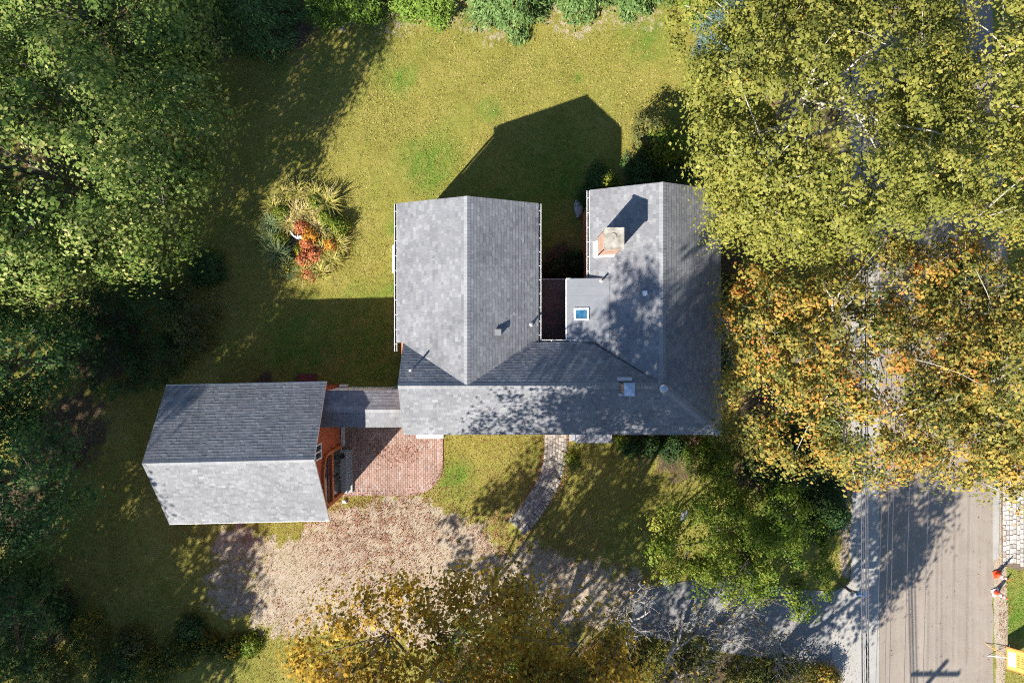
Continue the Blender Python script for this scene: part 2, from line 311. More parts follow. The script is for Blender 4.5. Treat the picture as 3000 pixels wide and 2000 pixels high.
# ------------------------------------------------------------------ ground sheet
def groundmat():
    m, n, l, out = new_mat('lawn_ground'); g = gpos(n)
    big = noise(n, l, 0.55, 4, 0.6, g); mid = noise(n, l, 3.2, 5, 0.7, g, 0.6); fine = noise(n, l, 26.0, 4, 0.75, g); vfine = noise(n, l, 75.0, 2, 0.7, g)
    dry = ramp(n, [(0.28, (0.155, 0.15, 0.03)), (0.5, (0.245, 0.222, 0.048)), (0.7, (0.33, 0.272, 0.085))])
    l.new(mathn(n, l, 'ADD', mathn(n, l, 'MULTIPLY', mid.outputs[0], 0.55), mathn(n, l, 'MULTIPLY', big.outputs[0], 0.45)), dry.inputs[0])
    lushc = ramp(n, [(0.3, (0.07, 0.14, 0.018)), (0.7, (0.14, 0.235, 0.03))]); l.new(mid.outputs[0], lushc.inputs[0])
    c = mixc(n, l, mathn(n, l, 'MULTIPLY', attr(n, 'lush').outputs['Fac'], 0.92), dry.outputs[0], lushc.outputs[0])
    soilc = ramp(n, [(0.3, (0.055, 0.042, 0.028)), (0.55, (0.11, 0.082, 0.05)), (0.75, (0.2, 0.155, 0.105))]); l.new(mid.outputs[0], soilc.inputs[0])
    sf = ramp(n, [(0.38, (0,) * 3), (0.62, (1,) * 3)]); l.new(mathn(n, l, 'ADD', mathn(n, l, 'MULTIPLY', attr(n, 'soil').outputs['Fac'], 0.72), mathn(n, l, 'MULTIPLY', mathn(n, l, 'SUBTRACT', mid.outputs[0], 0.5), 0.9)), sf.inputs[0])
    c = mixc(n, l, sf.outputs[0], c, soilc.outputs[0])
    grc = ramp(n, [(0.3, (0.29, 0.22, 0.15)), (0.5, (0.385, 0.315, 0.23)), (0.72, (0.48, 0.415, 0.33))]); l.new(mathn(n, l, 'ADD', mathn(n, l, 'MULTIPLY', fine.outputs[0], 0.5), mathn(n, l, 'MULTIPLY', mid.outputs[0], 0.5)), grc.inputs[0])
    gf = ramp(n, [(0.42, (0,) * 3), (0.6, (1,) * 3)]); l.new(mathn(n, l, 'ADD', attr(n, 'gravel').outputs['Fac'], mathn(n, l, 'MULTIPLY', mathn(n, l, 'SUBTRACT', mid.outputs[0], 0.5), 1.1)), gf.inputs[0])
    c = mixc(n, l, gf.outputs[0], c, grc.outputs[0])
    fg = ramp(n, [(0.3, (0.62,) * 3), (0.7, (1.28,) * 3)]); l.new(mathn(n, l, 'ADD', mathn(n, l, 'MULTIPLY', fine.outputs[0], 0.5), mathn(n, l, 'MULTIPLY', vfine.outputs[0], 0.5)), fg.inputs[0])
    c = mixc(n, l, 1.0, c, fg.outputs[0], 'MULTIPLY')
    hb = mathn(n, l, 'ADD', fine.outputs[0], mathn(n, l, 'MULTIPLY', vfine.outputs[0], 0.5))
    principled(n, l, out, c, 0.95, 0.1, 0, hb, 0.7, 0.06); return m
gx = np.concatenate([[-900, -200, -70, -45, -36], np.arange(-31, 31.01, 0.16), [36, 45, 70, 200, 900]])
gy = np.concatenate([[-900, -200, -60, -35, -27], np.arange(-22, 22.01, 0.16), [27, 35, 60, 200, 900]])
GX, GY = np.meshgrid(gx, gy); gP = np.stack([GX.ravel(), GY.ravel()], 1)
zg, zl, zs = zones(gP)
gz = (0.018 * wob(gP, 1.3, 31) + 0.010 * wob(gP, 4.0, 32)) * (np.abs(gP[:, 0]) < 40)
near_hard = np.clip(np.minimum.reduce([sdf(gP, PATIO), path_band(gP, 0.62), sdf(gP, DRIVE), np.maximum(np.abs(gP[:, 0] - (ROAD_X0 + ROAD_X1) / 2) - (ROAD_X1 - ROAD_X0) / 2 - 0.2, -1)]) / 1.0, 0, 1)
gz = np.where(near_hard < 1, gz * near_hard - 0.005 * (1 - near_hard), gz)
nx, ny = len(gx), len(gy); ii = np.arange(nx * ny).reshape(ny, nx)
gF = np.stack([ii[:-1, :-1].ravel(), ii[:-1, 1:].ravel(), ii[1:, 1:].ravel(), ii[1:, :-1].ravel()], 1)
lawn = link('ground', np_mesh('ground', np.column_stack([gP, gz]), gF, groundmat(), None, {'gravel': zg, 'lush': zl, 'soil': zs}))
lawn.data.polygons.foreach_set('use_smooth', [True] * len(lawn.data.polygons))
tag(lawn, 'sheet of dry lawn, soil and gravel around the house', 'ground', kind='structure')

def streakmat(name, c0, c1, c2, streak=1.0, rough=0.92, crack=True):
    m, n, l, out = new_mat(name); g = gpos(n)
    mp = n.new('ShaderNodeMapping'); mp.inputs['Scale'].default_value = (2.4, 0.11, 1); l.new(g, mp.inputs[0])
    s = noise(n, l, 1.3, 5, 0.7, mp.outputs[0]); f = noise(n, l, 38, 4, 0.8, g); b = noise(n, l, 0.9, 6, 0.7, g, 0.8)
    r = ramp(n, [(0.3, c0), (0.5, c1), (0.7, c2)])
    l.new(mathn(n, l, 'ADD', mathn(n, l, 'MULTIPLY', s.outputs[0], 0.4 * streak), mathn(n, l, 'ADD', mathn(n, l, 'MULTIPLY', f.outputs[0], 0.25), mathn(n, l, 'MULTIPLY', b.outputs[0], 0.75 - 0.4 * streak))), r.inputs[0])
    fg = ramp(n, [(0.3, (0.72,) * 3), (0.7, (1.22,) * 3)]); l.new(f.outputs[0], fg.inputs[0])
    c = mixc(n, l, 1.0, r.outputs[0], fg.outputs[0], 'MULTIPLY')
    principled(n, l, out, c, rough, 0.2, 0, f.outputs[0], 0.6, 0.012); return m
M_road = streakmat('milled_road', (0.18, 0.147, 0.118), (0.238, 0.20, 0.165), (0.295, 0.255, 0.212), 1.0)
M_apron = streakmat('pale_pavement', (0.235, 0.222, 0.2), (0.30, 0.285, 0.26), (0.35, 0.335, 0.31), 0.45)
M_drive = streakmat('worn_asphalt', (0.165, 0.16, 0.155), (0.215, 0.21, 0.205), (0.26, 0.255, 0.25), 0.2)
def slab(name, mat, poly2, z0, z1, kind='structure', label=None, cat=None):
    m = MB(); m.prism([(x, y, z0) for x, y in poly2], (0, 0, z1 - z0)); return tag(m.build(name, mat), label, cat, kind=kind)
xm = W(2572, 0).x
def wavy(xa, ya, yb, n, amp, sd):
    r = random.Random(sd); return [(xa + r.uniform(-amp, amp), ya + (yb - ya) * i / n) for i in range(n + 1)]
slab('road', M_road, wavy(ROAD_X1 - .3, -80, 80, 220, .05, 1) + wavy(xm, 80, -80, 220, .03, 2), -0.2, 0.022, label='brown milled road running up the right side', cat='road')
slab('road_shoulder', M_apron, [(xm + .05, -80), (xm + .05, 80)] + wavy(ROAD_X0, 80, -80, 200, .08, 3), -0.2, 0.050, label='pale pavement strip left of the milled road', cat='road')
slab('driveway', M_drive, [tuple(p) for p in DRIVE], -0.15, 0.036, label='grey asphalt driveway opening onto the road', cat='driveway')
slab('driveway_apron', M_apron, [tuple(p) for p in PW([(2444, 1760), (2470, 1728), (2494, 1700), (2494, 2060), (2420, 2060), (2422, 1985), (2437, 1920), (2428, 1880), (2440, 1830)])], -0.15, 0.043, label='pale apron between driveway and road', cat='driveway')
slab('kerb', M_apron, [tuple(p) for p in PW([(2906, 1060), (2926, 1060), (2925, 1500), (2922, 1628), (2908, 1640)])], -0.15, 0.09, label='pale concrete kerb strip along the cobbled apron', cat='kerb')

# ------------------------------------------------------------------ brick patio, stone path, cobbled apron
def piece_mesh(name, mat, lx, ly, h, tone, bev=0.012):
    m = MB(); b = bev
    vs = [(-lx / 2, -ly / 2, -0.04), (lx / 2, -ly / 2, -0.04), (lx / 2, ly / 2, -0.04), (-lx / 2, ly / 2, -0.04),
          (-lx / 2, -ly / 2, h - b), (lx / 2, -ly / 2, h - b), (lx / 2, ly / 2, h - b), (-lx / 2, ly / 2, h - b),
          (-lx / 2 + b, -ly / 2 + b, h), (lx / 2 - b, -ly / 2 + b, h), (lx / 2 - b, ly / 2 - b, h), (-lx / 2 + b, ly / 2 - b, h)]
    fs = [(8, 9, 10, 11)]
    for a in (0, 4):
        for i in range(4): fs.append((a + i, a + (i + 1) % 4, a + 4 + (i + 1) % 4, a + 4 + i))
    m.add(vs, fs, tone); return m.mesh(name, mat)
pat = slab('brick_patio', plain('joint_pink', (0.22, 0.145, 0.115), 0.95, 0.1, 0, 0.2, 12), [tuple(p) for p in PATIO], -0.1, 0.030, label='rounded red brick patio between garage and house', cat='patio')
bw, bl = 0.118, 0.236
bm = [piece_mesh('brick', M_paver, bw - 0.009, bl - 0.009, 0.0, t, 0.006) for t in np.linspace(0, 1, 9)]
spots = []
x = PATIO[:, 0].min() + bw / 2; col = 0
while x < PATIO[:, 0].max():
    y = PATIO[:, 1].min() + (bl / 2 if col % 2 else 0)
    while y < PATIO[:, 1].max():
        spots.append((x, y)); y += bl
    x += bw; col += 1
sp = np.array(spots); sp = sp[sdf(sp, PATIO) < -0.24]
edge = []
cum = PATIO[[10, 9, 8, 7, 6, 5, 4, 3, 2, 1]]                # soldier course along the open edge
for a, b in zip(cum[:-1], cum[1:]):
    d = b - a; L = np.linalg.norm(d); k = max(1, int(round(L / bw))); t = d / L; nrm = np.array([-t[1], t[0]])
    for i in range(k):
        c = a + d * (i + .5) / k + nrm * 0.125; edge.append((c[0], c[1], math.atan2(t[1], t[0])))
allb = [(x, y, 0.0) for x, y in sp] + edge
R.shuffle(allb)
rest = MB()
for i, (x, y, a) in enumerate(allb):
    M = Matrix.Translation((x, y, 0.047 + R.uniform(-.0025, .0035))) @ Matrix.Rotation(a + R.uniform(-.02, .02), 4, 'Z') @ Matrix.Rotation(R.uniform(-.012, .012), 4, 'X')
    me = R.choice(bm[:8]) if R.random() < .93 else bm[8]
    if i < 300: link('brick', me, pat, M)
    else: rest.add([M @ v.co for v in me.vertices], [tuple(p.vertices) for p in me.polygons], me.attributes['tone'].data[0].value)
tag(rest.build('brick_field', M_paver, pat), kind='stuff')

pth = PW(PATH_C)
def path_frame(s):
    acc = 0
    for a, b in zip(pth[:-1], pth[1:]):
        L = np.linalg.norm(b - a)
        if acc + L >= s or (b == pth[-1]).all(): t = (b - a) / L; return a + t * (s - acc), t
        acc += L
plen = sum(np.linalg.norm(b - a) for a, b in zip(pth[:-1], pth[1:]))
fr = [path_frame(s) for s in np.linspace(0, plen, 40)]
lf = [tuple(p + np.array([-t[1], t[0]]) * .58) for p, t in fr]; rt = [tuple(p - np.array([-t[1], t[0]]) * .58) for p, t in fr]
pathb = slab('stone_path', M_joint_d, lf + rt[::-1], -0.1, 0.016, label='curving grey stone path from the front door', cat='path')
sm = [piece_mesh('paving_stone', M_pathstone, 0.136, ly, 0.0, t, 0.014) for t in np.linspace(0, 1, 7) for ly in (0.19, 0.235)]
for c in range(8):
    off = (c - 3.5) * 0.146; s = R.uniform(0, .1)
    while s < plen - 0.1:
        k = R.randrange(14); ly = (0.19, 0.235)[k % 2]; p, t = path_frame(s + ly / 2); nrm = np.array([-t[1], t[0]])
        q = p + nrm * off
        M = Matrix.Translation((q[0], q[1], 0.040 + R.uniform(-.006, .008))) @ Matrix.Rotation(math.atan2(t[1], t[0]) - PI / 2 + R.uniform(-.03, .03), 4, 'Z') @ Matrix.Rotation(R.uniform(-.03, .03), 4, 'X')
        link('paving_stone', sm[k], pathb, M); s += ly * (1 + off * 0.04) + 0.016
cob = slab('cobbled_apron', M_joint, [tuple(p) for p in PW([(2932, 1360), (3120, 1360), (3120, 1672), (2975, 1668), (2935, 1655)])], -0.1, 0.028, label='pale cobbled apron at the right edge above the grass', cat='pavement')
cm = [piece_mesh('cobble', M_cobble, lx, 0.165, 0.0, t, 0.022) for t in np.linspace(0, 1, 6) for lx in (0.215, 0.26)]
c0 = W(2936, 1652)
cx = 0
for c in range(12):                                          # columns run up the picture, stones long side upwards
    y = c0.y + R.uniform(-.12, .08)
    while y < W(0, 1372).y:
        k = R.randrange(12); ly = (0.215, 0.26)[k % 2]
        M = Matrix.Translation((c0.x + 0.1 + c * 0.185 + R.uniform(-.008, .008), y + ly / 2, 0.048 + R.uniform(-.006, .006))) @ Matrix.Rotation(PI / 2 + R.uniform(-.04, .04), 4, 'Z')
        link('cobble', cm[k], cob, M); y += ly + 0.018

# ------------------------------------------------------------------ roofs with real shingles
def clip(poly, a, b):                                        # keep the left side of the line a->b
    o = []; n = len(poly)
    def side(p): return (b[0] - a[0]) * (p[1] - a[1]) - (b[1] - a[1]) * (p[0] - a[0])
    for i in range(n):
        p, q = poly[i], poly[(i + 1) % n]; sp_, sq = side(p), side(q)
        if sp_ >= 0: o.append(p)
        if (sp_ >= 0) != (sq >= 0):
            t = sp_ / (sp_ - sq); o.append((p[0] + (q[0] - p[0]) * t, p[1] + (q[1] - p[1]) * t))
    return o
EXPO = 0.145; WIDTHS = (0.11, 0.16, 0.21, 0.27); NT = 7
tile_cache = {}
def tile_mesh(wi, ti, th):
    key = (wi, ti, th)
    if key not in tile_cache:
        m = MB(); add_tile(m, [(0, 0), (WIDTHS[wi] - .004, 0), (WIDTHS[wi] - .004, EXPO), (0, EXPO)], 0, ti / (NT - 1), (0.008, 0.013)[th])
        tile_cache[key] = m.mesh('shingle', M_shingle)
    return tile_cache[key]
def add_tile(m, poly, v0, tone, th, F=None):
    n = len(poly); top = []; bot = []
    for u, v in poly:
        h = th - (th - 0.003) * (v - v0) / EXPO
        top.append(Vector((u, v, h))); bot.append(Vector((u, v, -0.004)))
    vs = top + bot
    if F is not None: vs = [F @ p for p in vs]
    m.add(vs, [tuple(range(n))] + [((i + 1) % n, i, n + i, n + (i + 1) % n) for i in range(n)], tone)
def slope(tiles, rest, deck, pts, drop=0.10, extra=None):
    """pts: p0->p1 along the eave (seen from above with the slope to the left), rest anticlockwise"""
    P = [Vector(p) for p in pts]; u = (P[1] - P[0]).normalized()
    nrm = Vector((0, 0, 0))
    for i in range(len(P)): nrm += P[i].cross(P[(i + 1) % len(P)])
    nrm.normalize()
    if nrm.z < 0: nrm = -nrm; P = [P[0]] + P[1:]
    v = nrm.cross(u).normalized(); u = v.cross(nrm).normalized(); o = P[0]
    F = Matrix(((u.x, v.x, nrm.x, o.x), (u.y, v.y, nrm.y, o.y), (u.z, v.z, nrm.z, o.z), (0, 0, 0, 1)))
    pl = [((p - o).dot(u), (p - o).dot(v)) for p in P]
    area = sum(pl[i][0] * pl[(i + 1) % len(pl)][1] - pl[(i + 1) % len(pl)][0] * pl[i][1] for i in range(len(pl)))
    if area < 0: pl = pl[::-1]
    pieces = [pl]
    if extra is not None:
        e2 = [((Vector(p) - o).dot(u), (Vector(p) - o).dot(v)) for p in extra]
        if sum(e2[i][0] * e2[(i + 1) % len(e2)][1] - e2[(i + 1) % len(e2)][0] * e2[i][1] for i in range(len(e2))) < 0: e2 = e2[::-1]
        pieces.append(e2)
    pall = [q for pc in pieces for q in pc]
    u0 = min(p[0] for p in pall); u1 = max(p[0] for p in pall); v1 = max(p[1] for p in pall)
    r = 0; vv = -0.0
    while vv < v1:
        uu = u0 - R.uniform(0, .3)
        while uu < u1:
            wi = R.choices((0, 1, 2, 3), (2, 4, 4, 2))[0]; ww = WIDTHS[wi]
            q = [(uu, vv), (uu + ww - .004, vv), (uu + ww - .004, vv + EXPO), (uu, vv + EXPO)]
            ti = min(NT - 1, max(0, int(round(R.gauss(0.5, 0.19) * (NT - 1))))); th = 1 if R.random() < .45 else 0
            for pc in pieces:
                c = q
                for i in range(len(pc)):
                    c = clip(c, pc[i], pc[(i + 1) % len(pc)])
                    if len(c) < 3: break
                if len(c) < 3: continue
                full = len(c) == 4 and abs(sum(c[i][0] * c[(i + 1) % 4][1] - c[(i + 1) % 4][0] * c[i][1] for i in range(4)) / 2 - (ww - .004) * EXPO) < 1e-5
                cen = F @ Vector((uu + ww / 2, vv + EXPO / 2, 0)); dcam = Vector((0, 0, CAM_H)) - cen
                vis = ww * nrm.dot(dcam) / dcam.length ** 3
                tiles.append((vis if full else 0, full, wi, ti, th, F @ Matrix.Translation((uu, vv, 0)), c, vv, F))
            uu += ww
        vv += EXPO
    deck.prism([p - Vector((0, 0, drop)) for p in P], (0, 0, drop - 0.006))
    if extra is not None: deck.prism([Vector(p) - Vector((0, 0, drop)) for p in extra], (0, 0, drop - 0.006))
def finish_roof(roof, tiles, limit=300, keep=None):
    tiles.sort(key=lambda t: -t[0]); rest = MB()
    for i, (vis, full, wi, ti, th, M, c, v0, F) in enumerate(tiles):
        if i < limit and full: link('shingle', tile_mesh(wi, ti, th), roof, M)
        else: add_tile(rest, c, v0, ti / (NT - 1), (0.008, 0.013)[th], F)
    tag(rest.build('shingle_field', M_shingle, roof), kind='stuff')
def caps(roof, a, b, na, nb, half=0.16, step=0.15):
    """folded cap shingles from a to b; na, nb point down the two slopes"""
    a, b = Vector(a), Vector(b); d = (b - a); L = d.length; t = d / L; na = Vector(na).normalized(); nb = Vector(nb).normalized()
    up = (t.cross(na)); up = up if up.z > 0 else -up; ub = t.cross(nb); ub = ub if ub.z > 0 else -ub; um = (up + ub).normalized()
    ms = []
    for tn in (0.8, 0.9, 1.0):
        m = MB(); g = 0.001
        def cross(s, h): p = t * s; return [p + na * half + up * (h + .008), p + um * (h + .022), p + nb * half + ub * (h + .008)]
        A = cross(0, .009); B = cross(step - g, .003); C = [p - um * .02 for p in A]; D = [p - um * .02 for p in B]
        fs = [(0, 1, 4, 3), (1, 2, 5, 4), (6, 7, 1, 0), (7, 8, 2, 1), (0, 3, 9, 6), (5, 2, 8, 11)]
        m.add(A + B + C + D, fs, tn); ms.append(m.mesh('ridge_cap', M_shingle))
    k = int(L / step)
    for i in range(k): link('ridge_cap', R.choice(ms), roof, Matrix.Translation(a + t * (i * L / k)))

# ---- house
ZR = 6.6
house = thing('house', (0, 0, 0), 'grey shingled house of three joined wings with two chimneys', 'house')
wm = MB()
def gable_box(m, x0, x1, y0, y1, ze, zr, axis='y', M=None):
    if axis == 'y': poly = [(x0, y0, -.2), (x1, y0, -.2), (x1, y0, ze), ((x0 + x1) / 2, y0, zr), (x0, y0, ze)]; d = (0, y1 - y0, 0)
    else: poly = [(x0, y0, -.2), (x0, y1, -.2), (x0, y1, ze), (x0, (y0 + y1) / 2, zr), (x0, y0, ze)]; d = (x1 - x0, 0, 0)
    if M is not None: poly = [M @ Vector(p) for p in poly]; d = M.to_3x3() @ Vector(d)
    m.prism(poly, d)
gable_box(wm, -5.02, 1.0, -2.0, 6.08, 4.98, 6.38)
gable_box(wm, 3.72, 9.27, -2.1, 6.68, 4.98, 6.36)
m2 = MB(); m2.prism([(-4.74, -4.03, -.2), (-4.74, -0.2, -.2), (-4.74, -0.2, 5.05), (-4.74, -1.91, 6.36), (-4.74, -4.03, 5.02)], (11.2, 0, 0))
m2.box(6.2, 9.27, -4.03, -1.9, -.2, 4.98)
m2.box(2.62, 3.80, -0.3, 2.74, -.2, 4.93)
wall = wm.build('wall', M_houseside, house); wall2 = m2.build('wall', M_houseside, house)
tiles = []; deck = MB(); yN = -0.05
slope(tiles, None, deck, [(-5.21, 6.26, 5.03), (-5.21, yN, 5.03), (-1.93, yN, ZR), (-1.93, 6.26, ZR)], extra=[(-4.96, yN, 5.15), (-1.93, -1.91, ZR), (-1.93, yN, ZR)])
slope(tiles, None, deck, [(1.19, yN, 5.04), (1.19, 6.26, 5.04), (-1.93, 6.26, ZR), (-1.93, yN, ZR)], extra=[(-1.93, yN, ZR), (-1.93, -1.91, ZR), (0.97, yN, 5.15)])
slope(tiles, None, deck, [(-4.90, yN, 5.15), (-4.92, yN, 5.15), (-4.92, -1.91, ZR), (-1.93, -1.91, ZR)])
slope(tiles, None, deck, [(3.6, yN, 5.15), (0.97, yN, 5.15), (-1.93, -1.91, ZR), (6.5, -1.91, ZR)])
slope(tiles, None, deck, [(-4.92, -4.22, 5.05), (9.47, -4.22, 5.05), (6.5, -1.91, ZR), (-4.92, -1.91, ZR)])
slope(tiles, None, deck, [(3.53, 6.86, 5.05), (3.53, yN, 5.05), (6.5, yN, ZR), (6.5, 6.86, ZR)], extra=[(3.72, yN, 5.15), (6.5, -1.91, ZR), (6.5, yN, ZR)])
slope(tiles, None, deck, [(9.47, -4.22, 5.05), (9.47, 6.86, 5.05), (6.5, 6.86, ZR), (6.5, -1.91, ZR)])
roof = deck.build('roof', M_white, house)
finish_roof(roof, tiles)
caps(roof, (-1.93, 6.26, ZR), (-1.93, -1.85, ZR), (-1, 0, -.48), (1, 0, -.5))
caps(roof, (-4.92, -1.91, ZR), (6.45, -1.91, ZR), (0, 1, -.78), (0, -1, -.671))
caps(roof, (6.5, 6.86, ZR), (6.5, -1.8, ZR), (-1, 0, -.5), (1, 0, -.522))
caps(roof, (9.40, -4.165, 5.09), (6.5, -1.91, ZR), (-.61, -.79, -.53), (.61, .79, -.3), 0.2)
# valley flashing
for a, b in (((-1.93, -1.91, ZR), (0.97, yN, 5.15)), ((-1.93, -1.91, ZR), (-4.9, yN, 5.15)), ((6.5, -1.91, ZR), (3.6, yN, 5.14))):
    vf = MB(); vf.tube([Vector(a) + Vector((0, .05, -.035)), Vector(b) + Vector((0, .05, -.012))], [.03, .03], 5); vf.build('valley_flashing', M_deck, roof)
def gutter(parent, a, b, outward, name='gutter', width=0.12):
    a, b = Vector(a), Vector(b); o = Vector(outward).normalized(); m = MB(); up = Vector((0, 0, 1))
    sec = [(0, 0), (0, -.09), (width, -.09), (width, .012), (width - .018, .012), (width - .018, -.075), (.012, -.075), (.012, 0)]
    m.prism([a + o * s + up * h for s, h in sec], b - a)
    g = m.build(name, M_white, parent)
    lin = MB(); lin.prism([a + o * s + up * h for s, h in [(.016, -.07), (width - .022, -.07), (width - .022, -.063), (.016, -.063)]], b - a); lin.build('gutter_bed', M_deck, g)
    L = (b - a).length; k = max(2, int(L / 0.62)); t = (b - a) / L
    for i in range(k):
        p = a + t * (L * (i + .5) / k); h = MB(); h.prism([p + o * s + up * z for s, z in [(0, -.003), (width, -.003), (width, .006), (0, .006)]], t * 0.016); h.build('hanger', M_white, g)
    return g
gutter(house, (-5.225, 6.24, 5.0), (-5.225, -.45, 5.0), (-1, 0, 0))
gutter(house, (1.205, yN + .02, 5.01), (1.205, 6.24, 5.01), (1, 0, 0))
gutter(house, (3.515, 6.84, 5.02), (3.515, 2.86, 5.02), (-1, 0, 0))
gutter(house, (1.35, yN + .01, 5.1), (3.05, yN + .01, 5.1), (0, 1, 0))
for (x, y) in ((-5.16, 6.0), (1.12, 5.9)):
    m = MB(); m.box(x - .05, x + .05, y, y + .07, 0.1, 4.9); m.build('downpipe', M_white, house)
# low dark roof and grey membrane dormer in the courtyard
m = MB(); m.box(1.0, 2.62, -0.2, 2.96, -.2, 2.86); m.build('court_wall', M_houseside, house)
fl = MB(); fl.box(0.95, 2.66, -0.2, 3.0, 2.86, 2.93); flat = fl.build('flat_roof', M_darkroof, house)
tr = MB(); tr.box(0.95, 2.66, 2.99, 3.03, 2.82, 2.96); tr.build('edge_trim', M_lead, flat)
sh = MB(); sh.prism([(2.46, -0.02, 5.0), (4.35, -0.02, 5.50), (4.35, -0.02, 5.30), (2.46, -0.02, 4.92)], (0, 2.86, 0)); shed = sh.build('dormer_roof', M_grey_memb, house)
for yy in (0.35, 0.95, 2.0, 2.45):
    s_ = MB(); s_.prism([(2.5, yy, 5.014), (4.3, yy, 5.492), (4.3, yy, 5.485), (2.5, yy, 5.0)], (0, .05, 0)); s_.build('membrane_seam', M_grey_memb, shed)
et = MB(); et.box(2.44, 2.49, -.02, 2.84, 4.90, 5.018); et.box(2.46, 3.6, 2.835, 2.865, 4.95, 5.03); et.build('edge_trim', M_white, shed)
# skylight
sk0 = W(1705, 920, 5.2); skm = Matrix.Translation((sk0.x, sk0.y, 5.10 + .02)) @ Matrix.Rotation(-math.atan(0.265), 4, 'Y')
sk = MB()
for b in ((-.34, .34, -.27, -.20), (-.34, .34, .20, .27), (-.34, -.26, -.2, .2), (.26, .34, -.2, .2)): sk.box(*b, -.08, .13, M=skm)
sky_o = sk.build('skylight', M_white, house); g_ = MB(); g_.box(-.27, .27, -.21, .21, .07, .10, M=skm); g_.build('pane', M_skyglass, sky_o)
fl_ = MB(); fl_.box(-.42, .42, -.36, .36, -.02, .012, M=skm); fl_.build('flashing', M_lead, sky_o)
# chimneys
def brick_stack(name, x0, x1, y0, y1, z0, z1, mat=M_brick, course=0.075, bl=0.21):
    core = MB(); core.box(x0 + .012, x1 - .012, y0 + .012, y1 - .012, z0, z1 - .005); st = core.build(name, M_mortar, house)
    b = MB(); z = z0; k = 0
    while z < z1 - .03:
        h = course - .012; top = min(z + h, z1)
        for (ax, a0, a1, f, sgn) in (('x', x0, x1, y0, -1), ('x', x0, x1, y1, 1), ('y', y0, y1, x0, -1), ('y', y0, y1, x1, 1)):
            u = a0 - (bl / 2 if k % 2 else 0)
            while u < a1 - .02:
                ua, ub = max(u, a0), min(u + bl - .012, a1)
                if ub - ua > .02:
                    fa, fb = (f, f + .03) if sgn < 0 else (f - .03, f)
                    if ax == 'x': b.box(ua, ub, fa, fb, z, top, R.random())
                    else: b.box(fa, fb, ua, ub, z, top, R.random())
                u += bl
        z += course; k += 1
    tag(b.build('brick_facing', mat, st), kind='stuff'); return st
ch = brick_stack('chimney', 3.86, 4.61, 3.86, 4.68, 4.9, 7.62)
cp = MB(); cp.box(3.82, 4.65, 3.82, 4.72, 7.62, 7.72); cp.lathe([(.14, 7.72), (.13, 7.75)], (4.2, 4.35, 0), 12)
M_cap = plain('stained_cap', (0.27, 0.25, 0.21), 0.9, 0.2, 0, 0.55, 3.0, 0.3); cp.build('chimney_cap', M_cap, ch)
fsh = MB(); fsh.prism([(3.70, 3.78, 5.185), (4.55, 3.78, 5.60), (4.55, 3.78, 5.57), (3.70, 3.78, 5.155)], (0, .1, 0)); fsh.prism([(3.66, 3.80, 5.165), (3.90, 3.80, 5.285), (3.90, 3.80, 5.265), (3.66, 3.80, 5.145)], (0, .72, 0)); fsh.build('flashing', M_white, ch)
ch2 = brick_stack('chimney', 4.68, 5.06, -2.22, -1.76, 6.2, 7.62, M_brick, .075, .2)
cp2 = MB(); cp2.box(4.64, 5.10, -2.27, -1.71, 7.60, 7.64); cp2.prism([(4.66, -2.25, 7.64), (5.08, -2.25, 7.64), (5.08, -1.73, 7.64), (4.66, -1.73, 7.64)], (0, 0, .09)); cp2.add([(4.66, -2.25, 7.735), (5.08, -2.25, 7.735), (5.08, -1.73, 7.735), (4.66, -1.73, 7.735), (4.87, -1.99, 7.80)], [(0, 1, 4), (1, 2, 4), (2, 3, 4), (3, 0, 4)])
cp2.build('chimney_cap', M_metal, ch2)
f2 = MB(); f2.box(4.56, 5.18, -1.70, -1.55, 6.30, 6.52); f2.box(4.62, 5.12, -2.36, -2.24, 6.2, 6.42); f2.build('flashing', M_lead, ch2)
# vents and pipes
m = MB(); m.box(-.74, -.49, .28, .52, 5.75, 6.10); m.box(-.76, -.47, .26, .54, 6.08, 6.12); m.build('box_vent', plain('vent_grey', (.16, .16, .165), .6), house)
def pipe(x, y, zr, h, mat=M_lead, r=.045):
    m = MB(); m.lathe([(r, zr - .1), (r, zr + h), (r * .7, zr + h), (r * .7, zr + h - .05)], (x, y, 0), 10); p = m.build('vent_pipe', mat, house, True)
    b = MB(); b.lathe([(r * 2.4, zr - .06), (r * 2.3, zr + .02), (r * 1.2, zr + .1)], (x, y, 0), 10); b.build('pipe_boot', M_lead, p)
    return p
pipe(-4.40, -1.25, 5.98, .62, M_white); pipe(0.86, .77, 5.2, .34, M_lead); pipe(4.02, 2.72, 5.36, .42, M_rust)
m = MB(); m.box(5.70, 5.88, 2.02, 2.2, 6.15, 6.34); m.box(5.72, 5.84, 1.98, 2.05, 6.12, 6.3); m.build('hood_vent', M_white, house)
m = MB(); m.lathe([(.19, 6.56), (.19, 6.68), (.13, 6.74), (.02, 6.76)], (6.52, -2.02, 0), 8); m.build('hip_vent', M_metal, house)
